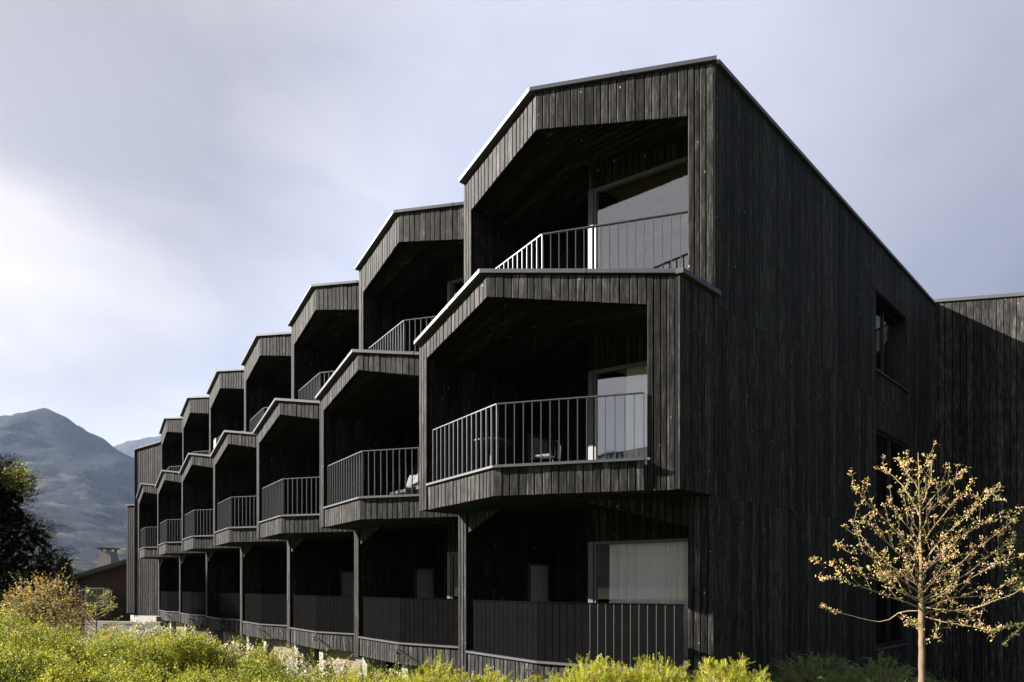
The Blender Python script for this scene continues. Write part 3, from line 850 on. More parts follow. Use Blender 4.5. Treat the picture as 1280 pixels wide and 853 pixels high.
# ================================================================ GROUND, ROAD
def ground_mat():
    m, nt = new_mat('meadow_ground')
    tc = nd(nt, 'ShaderNodeTexCoord')
    n = noise(nt, tc.outputs['Object'], 0.6, 8, 0.65); n2 = noise(nt, tc.outputs['Object'], 0.004, 4, 0.6)
    c = mixc(nt, n, (0.0180, 0.0300, 0.0072), (0.0600, 0.0780, 0.0210))
    c = mixc(nt, ramp(nt, n2, [(0.45, 0), (0.6, 1)]), c, (0.0720, 0.0960, 0.0300))
    output(nt, principled(nt, c, 0.9, 0, 0.1, bump(nt, n, .6, .05))); return m
gm = MB()
N = 48
rs = [0, 8, 20, 45, 100, 250, 600, 1200, 2500, 4500, 6400]
ctr = Vector((0, 0, GZ))
vs = [(0, 0, GZ)]
for r in rs[1:]:
    for k in range(N):
        a = 2 * math.pi * k / N
        vs.append((r * math.cos(a), r * math.sin(a), GZ))
fs = [(0, 1 + k, 1 + (k + 1) % N) for k in range(N)]
for j in range(len(rs) - 2):
    for k in range(N):
        a = 1 + j * N
        fs.append((a + k, a + N + k, a + N + (k + 1) % N, a + (k + 1) % N))
gm.add(vs, fs); tag(gm.build('ground', ground_mat()), kind='structure')
def asphalt():
    m, nt = new_mat('asphalt'); tc = nd(nt, 'ShaderNodeTexCoord')
    n = noise(nt, tc.outputs['Object'], 40, 6, 0.7); n2 = noise(nt, tc.outputs['Object'], 1.1, 4)
    c = mixc(nt, n, (0.0600, 0.0570, 0.0540), (0.1200, 0.1140, 0.1050)); c = mixc(nt, 1, c, ramp(nt, n2, [(.3, .8), (.7, 1.15)]), 'MULTIPLY')
    output(nt, principled(nt, c, .9, 0, .2, bump(nt, n, .3, .01))); return m
rd = MB()
p = [at(-60, 24, z=GZ + .02), at(300, 24, z=GZ + .02), at(330, 31, z=GZ + .02), at(-120, 34, z=GZ + .02)]
rd.add(p, [(0, 1, 2, 3)]); tag(rd.build('road', asphalt()), kind='structure')

# ================================================================ HOUSE
HZ = 38.0
h0 = at(150, HZ, z=GZ)
house = empty('chalet', h0, 'brown timber chalet with a low pitched roof and chimney beyond the hotel', 'house')
hx = RGT; hy = FWD
def H(a, b, z): return h0 + hx * a + hy * b + Vector((0, 0, z - GZ))
s_ = HZ / FPX
WX0, WX1, RX = (88 - 150) * s_, (330 - 150) * s_, (209 - 150) * s_   # wall left, right, ridge
EZ = (HOR - 727) * s_; RZ = (HOR - 691) * s_
redwood = simple('red_brown_boards', (0.066, 0.034, 0.027), .8, spec=.2, nscale=2, namp=.3)
darkwood = simple('dark_brown_boards', (0.025, 0.017, 0.013), .8, spec=.2, nscale=3, namp=.3)
w = MB()
prof = [(WX0, GZ), (WX1, GZ), (WX1, EZ), (RX, RZ), (WX0, EZ)]
fr_ = [H(a, 0, z) for a, z in prof]; bk_ = [H(a, 9, z) for a, z in prof]
w.add(fr_ + bk_, [(0, 1, 2, 3, 4), (9, 8, 7, 6, 5)] + [(i, i + 5, (i + 1) % 5 + 5, (i + 1) % 5) for i in range(5)])
for i in range(26):
    z = GZ + .1 + i * .16
    if z < EZ - .05: w.hexa([H(WX0, -.02, z), H(WX1, -.02, z), H(WX1, -.0, z), H(WX0, -.0, z)], [H(WX0, -.035, z + .15), H(WX1, -.035, z + .15), H(WX1, 0, z + .15), H(WX0, 0, z + .15)])
w.build('wall', redwood, house)
w = MB()
z1 = (HOR - 745) * s_
for i in range(9):
    z = z1 - .22 * (i + 1)
    w.hexa([H((143 - 150) * s_, -.34, z), H(WX1, -.34, z), H(WX1, -.30, z), H((143 - 150) * s_, -.30, z)],
           [H((143 - 150) * s_, -.34, z + .19), H(WX1, -.34, z + .19), H(WX1, -.30, z + .19), H((143 - 150) * s_, -.30, z + .19)])
for a in (143, 156, 175): 
    x = (a - 150) * s_; w.hexa([H(x, -.30, GZ), H(x + .1, -.30, GZ), H(x + .1, -.05, GZ), H(x, -.05, GZ)], [H(x, -.30, z1), H(x + .1, -.30, z1), H(x + .1, -.05, z1), H(x, -.05, z1)])
w.build('boarded_screen', darkwood, house)
r = MB()
sl = (RZ - EZ) / (RX - WX0)
for a0, a1, sg in ((WX0 - .45, RX, 1), (RX, WX1 + .45, -1)):
    za = EZ + (a0 - WX0) * sl if sg == 1 else RZ; zb_ = RZ if sg == 1 else RZ - (a1 - RX) * sl
    for k, (lo, hi, yy) in enumerate(((.02, .14, -.6), (.145, .22, -.68))):
        r.hexa([H(a0, yy, za + lo), H(a1, yy, zb_ + lo), H(a1, 9.6, zb_ + lo), H(a0, 9.6, za + lo)], [H(a0, yy, za + hi), H(a1, yy, zb_ + hi), H(a1, 9.6, zb_ + hi), H(a0, 9.6, za + hi)])
rf = r.build('roof', simple('grey_shingle', (0.12, 0.11, 0.10), .8, nscale=5, namp=.3), house)
ch = MB()
cx = ((136 - 640) * 40 - (150 - 640) * 38) / FPX; zb0 = (HOR - 712) * 40 / FPX; zt0 = (HOR - 690) * 40 / FPX
def frus(a0, w0, a1, w1, m=0): ch.hexa([H(cx - w0, 2 - w0, a0), H(cx + w0, 2 - w0, a0), H(cx + w0, 2 + w0, a0), H(cx - w0, 2 + w0, a0)], [H(cx - w1, 2 - w1, a1), H(cx + w1, 2 - w1, a1), H(cx + w1, 2 + w1, a1), H(cx - w1, 2 + w1, a1)], m)
frus(zb0, .50, zt0, .33)
for sx in (-1, 1):
    for sy in (-1, 1):
        ch.hexa([H(cx + sx * .28 - .05, 2 + sy * .28 - .05, zt0), H(cx + sx * .28 + .05, 2 + sy * .28 - .05, zt0), H(cx + sx * .28 + .05, 2 + sy * .28 + .05, zt0), H(cx + sx * .28 - .05, 2 + sy * .28 + .05, zt0)],
                [H(cx + sx * .28 - .05, 2 + sy * .28 - .05, zt0 + .16), H(cx + sx * .28 + .05, 2 + sy * .28 - .05, zt0 + .16), H(cx + sx * .28 + .05, 2 + sy * .28 + .05, zt0 + .16), H(cx + sx * .28 - .05, 2 + sy * .28 + .05, zt0 + .16)])
frus(zt0 + .16, .44, zt0 + .24, .46, 1)
ch.build('chimney', [simple('stone_chimney', (.22, .20, .18), .9, nscale=9, namp=.4, bmp=.4), M['blackmetal']], rf)
for (xa, xb, ya, yb) in ((107.5, 131.5, 735, 758), (132.5, 141, 738, 757)):
    wf = MB()
    x0, x1, zt1, zb1 = (xa - 150) * s_, (xb - 150) * s_, (HOR - ya) * s_, (HOR - yb) * s_
    t_ = .07
    for (p0, p1, q0, q1) in ((x0, x1, zt1 - t_, zt1), (x0, x1, zb1, zb1 + t_), (x0, x0 + t_, zb1 + t_, zt1 - t_), (x1 - t_, x1, zb1 + t_, zt1 - t_)):
        wf.hexa([H(p0, -.09, q0), H(p1, -.09, q0), H(p1, -.036, q0), H(p0, -.036, q0)], [H(p0, -.09, q1), H(p1, -.09, q1), H(p1, -.036, q1), H(p0, -.036, q1)])
    f_ = wf.build('window', M['whiteboard'], house)
    pn = MB(); pn.hexa([H(x0 + t_, -.06, zb1 + t_), H(x1 - t_, -.06, zb1 + t_), H(x1 - t_, -.04, zb1 + t_), H(x0 + t_, -.04, zb1 + t_)], [H(x0 + t_, -.06, zt1 - t_), H(x1 - t_, -.06, zt1 - t_), H(x1 - t_, -.04, zt1 - t_), H(x0 + t_, -.04, zt1 - t_)])
    pn.build('pane', simple('dark_pane', (.03, .04, .045), .08, spec=.8), f_)
# low rendered wall and white rail by the road
lw = MB(); a, b = at(90, 30, z=GZ), at(200, 29, z=GZ); d = FWD * .3
zt2 = -1.75
lw.hexa([a, b, b + d, a + d], [q + Vector((0, 0, zt2 - GZ)) for q in (a, b, b + d, a + d)])
tag(lw.build('garden_wall', M['concrete'], origin=tuple(a)), 'low pale garden wall along the road in front of the chalet', 'wall')
fe = empty('white_railing', at(131, 25, z=GZ), 'white painted rail with a short post near the concrete plinth', 'railing')
q = MB(); q.bar(at(131, 25, z=GZ), at(131, 25, 780.5), .14, .14); q.build('post', M['whiteboard'], fe)
q = MB(); q.bar(at(133, 25, 781.3), at(173, 25, 781.0), .05, .07); q.build('rail', M['whiteboard'], fe)

def boulder(px, Z, w, h, label, seed):
    bm = bmesh.new(); bmesh.ops.create_icosphere(bm, subdivisions=4, radius=1)
    for v in bm.verts:
        n1 = mnoise.noise(v.co * 1.3 + Vector((seed, 0, 0))) + .4 * mnoise.noise(v.co * 3.7 + Vector((0, seed, 0)))
        v.co *= 1 + .28 * n1; v.co = Vector((v.co.x * w, v.co.y * w * .7, v.co.z * h))
    me = bpy.data.meshes.new('boulder'); bm.to_mesh(me); bm.free(); me.materials.append(M['rock'])
    o = bpy.data.objects.new('boulder', me); COL.objects.link(o); o.location = at(px, Z, z=GZ + h * .75)
    tag(o, label, 'rock', 'pale boulders beside the road')
M['rock'] = simple('pale_rock', (.42, .37, .31), .9, nscale=3, namp=.3, bmp=.5)
boulder(52, 18, .42, .62, 'smaller pale boulder at the left under the copper bush', 3.1)
boulder(75, 18.5, .62, .78, 'larger pale boulder between the copper bush and the sapling', 8.4)

# ================================================================ VEGETATION
class Leaves:
    """numpy collector of leaf faces: diamond shaped quads"""
    def __init__(s): s.q = []; s.m = []
    def add(s, c, d, n, L, W, mi=0):
        c, d, n = np.atleast_2d(c), np.atleast_2d(d), np.atleast_2d(n)
        d = d / (np.linalg.norm(d, axis=1, keepdims=True) + 1e-9)
        sd = np.cross(d, n); sd /= (np.linalg.norm(sd, axis=1, keepdims=True) + 1e-9)
        L = np.broadcast_to(np.asarray(L, float), (len(c),))[:, None]; W = np.broadcast_to(np.asarray(W, float), (len(c),))[:, None]
        q = np.stack([c, c + d * L * .45 + sd * W * .5, c + d * L, c + d * L * .45 - sd * W * .5], 1)
        s.q.append(q); s.m.append(np.full(len(c), mi))
    def count(s): return sum(len(a) for a in s.q)
    def build(s, name, mats, parent=None, origin=(0, 0, 0), stems=None):
        q = np.concatenate(s.q); mi = np.concatenate(s.m)
        vs = q.reshape(-1, 3) - np.array(origin)[None]
        nv, nf = len(vs), len(q)
        idx = np.arange(nv)
        lstart = np.arange(nf) * 4; ltot = np.full(nf, 4)
        if stems is not None and stems.v:
            sv = np.array(stems.v) - np.array(origin)[None]
            extra = [np.array(f) + nv for f in stems.f]
            tot = np.array([len(f) for f in extra])
            st = nv + np.concatenate([[0], np.cumsum(tot)[:-1]])
            idx = np.concatenate([idx] + extra); lstart = np.concatenate([lstart, st]); ltot = np.concatenate([ltot, tot])
            vs = np.concatenate([vs, sv]); mi = np.concatenate([mi, np.full(len(extra), len(mats) - 1)])
        me = bpy.data.meshes.new(name)
        me.vertices.add(len(vs)); me.vertices.foreach_set('co', vs.astype(np.float32).ravel())
        me.loops.add(len(idx)); me.loops.foreach_set('vertex_index', idx.astype(np.int32))
        me.polygons.add(len(lstart)); me.polygons.foreach_set('loop_start', lstart.astype(np.int32)); me.polygons.foreach_set('loop_total', ltot.astype(np.int32))
        for m in mats: me.materials.append(m)
        me.polygons.foreach_set('material_index', mi.astype(np.int32))
        me.update(calc_edges=True); me.validate()
        o = bpy.data.objects.new(name, me); COL.objects.link(o); o.location = origin
        if parent is not None: attach(o, parent)
        return o

def rdir(n, up=0.0):
    d = nrg.normal(size=(n, 3)); d[:, 2] += up
    return d / np.linalg.norm(d, axis=1, keepdims=True)

def sprigs(lv, base, dirs, length, nleaf, L, W, spread=0.9, mi=0, droop=0.0):
    """leaves set along short shoots"""
    n = len(base)
    t = np.tile((np.arange(nleaf) + .5) / nleaf, n)
    b = np.repeat(base, nleaf, 0); d = np.repeat(dirs, nleaf, 0)
    ln = np.repeat(np.broadcast_to(length, (n,)), nleaf)
    c = b + d * (t * ln)[:, None]; c[:, 2] -= droop * t * t * ln
    side = rdir(len(c)); ld = d * .6 + side * spread
    sc = (1 - .35 * t) * nrg.uniform(.7, 1.25, len(c))
    lv.add(c, ld, rdir(len(c), .6), L * sc, W * sc, mi)

def blob_points(n, c, r, shell=.55):
    """points inside an uneven ellipsoid, mostly near its surface; returns points and outward normals"""
    d = rdir(n); k = shell + (1 - shell) * nrg.random(n) ** .6
    k *= np.array([1 + .28 * mnoise.noise(Vector(x * 1.7 + np.array(c) * .37)) + .14 * mnoise.noise(Vector(x * 4.3 + np.array(c))) for x in d])
    p = np.array(c)[None] + d * k[:, None] * np.array(r)[None]
    nn = d / np.array(r)[None]; nn /= np.linalg.norm(nn, axis=1, keepdims=True)
    return p, nn

# --- broad clipped-loose hedge at the left
def hedge():
    lv = Leaves(); st = MB()
    blobs = []
    for i, (px, Z, top, rx, ry) in enumerate([(-70, 7.6, -.50, 1.0, 1.1), (-5, 7.3, -.50, .9, 1.1), (50, 7.9, -.60, .85, 1.1), (105, 7.4, -.62, .85, 1.1),
                                             (160, 7.9, -.68, .85, 1.0), (215, 7.5, -.72, .85, 1.0), (268, 7.8, -.78, .8, 1.0), (318, 7.4, -.86, .7, .9),
                                             (20, 6.2, -.72, .9, .8), (110, 6.1, -.76, .9, .8), (205, 6.1, -.82, .9, .8), (290, 6.2, -.90, .8, .8), (-70, 6.1, -.72, .8, .8),
                                             (372, 6.9, -.98, .6, .7), (350, 6.0, -.98, .6, .6), (420, 6.4, -1.02, .55, .6)]):
        c = at(px, Z, z=0); rz = .85; top -= .06 + (.10 if px > 240 else 0)
        blobs.append(((c.x, c.y, top - rz), (rx * .72, ry * .72, rz)))
    for c, r in blobs:
        p, n = blob_points(1500, c, r)
        d = n + np.array([0, 0, .55])[None] + nrg.normal(size=n.shape) * .45; d /= np.linalg.norm(d, axis=1, keepdims=True)
        sprigs(lv, p, d, nrg.uniform(.08, .22, len(p)), 10, .036, .014)
        # taller wild shoots
        p, n = blob_points(70, c, r, .9)
        k = p[:, 2] > c[2] + r[2] * .4; p = p[k]
        d = np.tile(np.array([0, 0, 1.0]), (len(p), 1)) + nrg.normal(size=(len(p), 3)) * .3
        sprigs(lv, p, d / np.linalg.norm(d, axis=1, keepdims=True), nrg.uniform(.15, .30, len(p)), 14, .045, .016)
        for x in p[:10]: st.tube([Vector((c[0], c[1], GZ)).lerp(Vector(x), .6), Vector(x)], .003, 4, cap=False)
    for k in range(150):
        c, r = rnd.choice(blobs); a = rnd.random() * 6.28; q = math.sqrt(rnd.random()) * .95
        zc_ = c[2] + r[2] * math.sqrt(max(0, 1 - q * q)) - rnd.uniform(.02, .16)
        cc = (c[0] + r[0] * q * math.cos(a), c[1] + r[1] * q * math.sin(a), zc_); rr = rnd.uniform(.13, .30)
        p, n = blob_points(int(900 * rr), cc, (rr, rr, rr * 1.0), .5)
        lean = np.array([rnd.uniform(-.5, .5), rnd.uniform(-.5, .5), .7])
        d = n * .8 + lean[None] + nrg.normal(size=n.shape) * .35; d /= np.linalg.norm(d, axis=1, keepdims=True)
        ss = rnd.uniform(.7, 1.3)
        sprigs(lv, p, d, nrg.uniform(.06, .17, len(p)), 11, .034 * ss, .012 * ss)
    for c, r in blobs[::2]: st.tube([(c[0], c[1], GZ), (c[0] + .1, c[1], c[2])], [.03, .015], 6)
    o = lv.build('hedge', [M['hedge'], M['darkbark']], None, tuple(at(120, 7.2, z=GZ)), st)
    tag(o, 'broad loose yellow green hedge filling the lower left corner', 'hedge')
hedge()

def shrub(name, px, Z, top, r, h, n, mats, label, cat, group, L=.05, W=.022, nl=8, petals=0, slen=(.1, .28)):
    if name == 'flowering_shrub': top -= .06; petals = int(petals * 1.9)
    c = at(px, Z, z=0); lv = Leaves(); st = MB()
    base = Vector((c.x, c.y, GZ)); ctr = np.array((c.x, c.y, top - h / 2))
    tips = []
    for i in range(10):
        a = rnd.random() * 6.28; k = rnd.uniform(.4, .95)
        tip = Vector((c.x + r * k * math.cos(a), c.y + r * k * math.sin(a), top - h * rnd.uniform(.02, .35)))
        mid = base.lerp(tip, .55) + Vector((rnd.uniform(-.1, .1), rnd.uniform(-.1, .1), .12))
        st.tube([base + Vector((rnd.uniform(-.08, .08), rnd.uniform(-.08, .08), 0)), mid, tip], [.016, .010, .003], 5)
        for s in range(5): tips.append((mid.lerp(tip, .2 + .2 * s)))
    p, nn = blob_points(n, ctr, (r, r, h / 2), .35)
    d = nn * .7 + np.array([0, 0, .6])[None] + nrg.normal(size=nn.shape) * .5; d /= np.linalg.norm(d, axis=1, keepdims=True)
    sprigs(lv, p, d, nrg.uniform(*slen, len(p)), nl, L, W)
    if petals:
        p, nn = blob_points(petals, ctr, (r * 1.05, r * 1.05, h / 2 * 1.05), .75)
        p = p[p[:, 2] > ctr[2] - h * .2]
        for k in range(5):
            lv.add(p + nrg.normal(size=p.shape) * .02, rdir(len(p), .3), rdir(len(p)), .032, .028, 1)
    o = lv.build(name, mats + [M['darkbark']], None, tuple(base), st)
    tag(o, label, cat, group)
    return o
FL = [M['shrub'], M['petal']]
grp = 'flowering shrubs between the hedge and the hotel'
shrub('flowering_shrub', 182, 11.0, -.62, .55, 1.2, 420, FL, 'pale blossoming shrub in front of the concrete plinth', 'shrub', grp, petals=260)
shrub('flowering_shrub', 236, 10.4, -.72, .62, 1.3, 520, FL, 'tallest white blossoming shrub below the far ground balconies', 'shrub', grp, petals=200)
shrub('flowering_shrub', 296, 9.8, -.86, .60, 1.2, 520, FL, 'white blossoming shrub against the lit basement pillars', 'shrub', grp, petals=260)
shrub('flowering_shrub', 360, 9.0, -.95, .55, 1.2, 480, FL, 'white flecked leafy shrub before the third ground balcony', 'shrub', grp, petals=240)
shrub('flowering_shrub', 418, 8.4, -1.0, .50, 1.1, 440, FL, 'white flowered shrub at the right end of the hedge', 'shrub', grp, petals=220)
shrub('flowering_shrub', 478, 9.3, -1.20, .42, .9, 300, FL, 'sparse blossoming shrub below the second ground balcony', 'shrub', grp, petals=60)
shrub('pink_flower_shrub', 145, 14.5, -.98, .42, .7, 200, [M['shrub'], M['bud']], 'low shrub with reddish flowers by the white rail', 'shrub', None, petals=160)
shrub('copper_bush', 52, 16.0, .22, .82, 2.5, 800, [M['copper'], M['yellowleaf']], 'copper and yellow leaved bush beside the dark evergreen', 'bush', None, L=.065, W=.04, nl=13, slen=(.2, .5), petals=200)
shrub('purple_bush', 99, 17.5, .10, .20, 2.2, 100, [M['purpleleaf'], M['bud']], 'narrow purple leaved bush in front of the chalet wall', 'bush', None, L=.06, W=.035, nl=8, slen=(.1, .22))
shrub('yellow_bush', -8, 13.5, -.35, .55, 1.6, 260, [M['yellowleaf'], M['petal']], 'yellow leaved bush at the very left edge behind the hedge', 'bush', None, L=.07, W=.04, nl=8, slen=(.15, .4))

def sapling(px, Z, top, label):
    base = at(px, Z, z=GZ); t = empty('sapling', base, label, 'tree')
    tr = MB(); H_ = top - GZ
    tr.tube([base, base + Vector((.02, 0, H_ * .5)), base + Vector((0, .03, H_))], [.035, .022, .006], 7)
    lv = Leaves(); st = MB()
    for i in range(20):
        f = rnd.uniform(.42, .95); o0 = base + Vector((0, 0, H_ * f)); a = rnd.random() * 6.28; l = (1.05 - f) * .85 + .15
        tip = o0 + Vector((math.cos(a) * l, math.sin(a) * l, l * .75))
        st.tube([o0, o0.lerp(tip, .5) - Vector((0, 0, .05)), tip], [.012, .008, .003], 5, cap=False)
        n = 10; bs = np.array([list(o0.lerp(tip, .25 + .75 * (k + 1) / n)) for k in range(n)])
        sprigs(lv, bs + nrg.normal(size=bs.shape) * .03, rdir(n, .4), .13, 6, .055, .025)
    tr.build('trunk', M['darkbark'], t)
    lv.build('crown', [M['yellowleaf'], M['twig']], t, tuple(base + Vector((0, 0, H_ * .5))), st)
sapling(120, 17.0, -.10, 'young yellow leaved sapling in front of the chalet window')

# --- yews
def yew(px, Z, top, r, h, n, mat, label, group, flat=False, ys=1.0):
    c = at(px, Z, z=0); lv = Leaves(); st = MB()
    top -= .06
    base = Vector((c.x, c.y, GZ)); ctr = np.array((c.x, c.y, top - h / 2))
    p, nn = blob_points(n, ctr, (r, r * ys, h / 2), .45)
    up = .25 if flat else .9
    d = nn * 1.0 + np.array([0, 0, up])[None] + nrg.normal(size=nn.shape) * .35; d /= np.linalg.norm(d, axis=1, keepdims=True)
    ln = nrg.uniform(.12, .26, n) * (1.3 if flat else 1)
    # feathered shoots: two combed rows of needles plus side shoots
    def feather(b, dd, ln, k):
        m = len(b)
        t = np.tile(np.linspace(.05, 1, k), m); bb = np.repeat(b, k, 0); d2 = np.repeat(dd, k, 0); l2 = np.repeat(ln, k)
        droop = np.zeros_like(bb); droop[:, 2] = -(.5 if flat else .12) * t * t * l2
        cc = bb + d2 * (t * l2)[:, None] + droop
        ref = np.repeat(rdir(m, .5), k, 0); sd = np.cross(d2, ref); sd /= np.linalg.norm(sd, axis=1, keepdims=True) + 1e-9
        for sg in (-1, 1):
            nd_ = d2 * .55 + sd * sg + nrg.normal(size=cc.shape) * .18
            lv.add(cc, nd_, np.cross(d2, sd) + nrg.normal(size=cc.shape) * .3, (.034 - .016 * t) * nrg.uniform(.8, 1.2, len(cc)), .0055)
    feather(p, d, ln, 16)
    for k in range(2):
        q = p + d * (ln * nrg.uniform(.15, .6, n))[:, None]
        d2 = d * .8 + nrg.normal(size=d.shape) * .55; d2 /= np.linalg.norm(d2, axis=1, keepdims=True)
        feather(q, d2, ln * .6, 11)
    for x, dd, l in list(zip(p, d, ln))[::2]:
        a = Vector(x); st.tube([Vector(ctr).lerp(a, .55), a, a + Vector(dd) * l], [.006, .004, .0015], 4, cap=False)
    for i in range(6):
        a = rnd.random() * 6.28
        st.tube([base, Vector((c.x + r * .5 * math.cos(a), c.y + r * .5 * math.sin(a), top - h * .4))], [.02, .006], 5, cap=False)
    # tall leaders
    if not flat:
        m = 14; a = nrg.uniform(0, 6.28, m); rr = r * np.sqrt(nrg.random(m)) * .8
        b = np.stack([c.x + rr * np.cos(a), c.y + rr * np.sin(a), top - .12 - .35 * (rr / r) ** 2 * h], 1)
        dd = np.tile(np.array([0, 0, 1.0]), (m, 1)) + nrg.normal(size=(m, 3)) * .22; dd /= np.linalg.norm(dd, axis=1, keepdims=True)
        feather(b, dd, nrg.uniform(.14, .26, m), 18)
    o = lv.build('yew_shrub', [mat, M['twig']], None, tuple(base), st)
    tag(o, label, 'shrub', group)
yg = 'bright yew shrubs along the foot of the hotel'
yew(446, 7.0, -1.00, .34, 1.0, 420, M['yew'], 'sunlit yew shrub beside the right end of the hedge', yg)
yew(542, 7.2, -.97, .40, 1.0, 520, M['yew'], 'sunlit yew shrub below the second balcony from the gable', yg)
yew(606, 7.4, -1.04, .30, .95, 360, M['yew'], 'narrow sunlit yew shrub before the pale lit skirt boards', yg)
yew(682, 7.6, -1.17, .30, .8, 300, M['yew'], 'lowest sunlit yew shrub in front of the balcony fold', yg)
yew(742, 7.0, -.90, .42, 1.0, 560, M['yew'], 'dense sunlit yew shrub below the white lit railing bars', yg)
yew(822, 7.1, -.92, .42, 1.0, 560, M['yew'], 'sunlit yew shrub with a twin upright shoot near the black column', yg)
yew(912, 6.6, -.86, .40, 1.0, 560, M['yew'], 'sunlit yew shrub in front of the gable corner', yg)
yew(500, 7.5, -1.16, .34, .8, 360, M['yew'], 'low sunlit yew shrub under the black shadow bar of the second bay', yg)
yew(574, 7.0, -1.10, .30, .8, 300, M['yew'], 'sunlit yew shrub right below the tall ground floor post', yg)
yew(648, 7.1, -1.19, .30, .7, 300, M['yew'], 'sunlit yew shrub before the middle of the lit skirt boards', yg)
yew(712, 7.3, -1.10, .32, .8, 320, M['yew'], 'sunlit yew shrub just right of the balcony fold', yg)
yew(784, 7.2, -1.02, .38, .8, 400, M['yew'], 'sunlit yew shrub below the middle of the ground window curtain', yg)
yew(866, 6.9, -1.16, .30, .7, 300, M['yew'], 'sunlit yew shrub in front of the ground floor corner column', yg)
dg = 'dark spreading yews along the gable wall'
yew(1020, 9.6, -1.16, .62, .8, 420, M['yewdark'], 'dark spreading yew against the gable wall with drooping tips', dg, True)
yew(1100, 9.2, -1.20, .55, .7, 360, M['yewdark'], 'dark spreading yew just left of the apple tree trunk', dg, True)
yew(1200, 9.0, -1.52, .5, .6, 240, M['yewdark'], 'dark low yew behind and right of the apple tree trunk', dg, True)

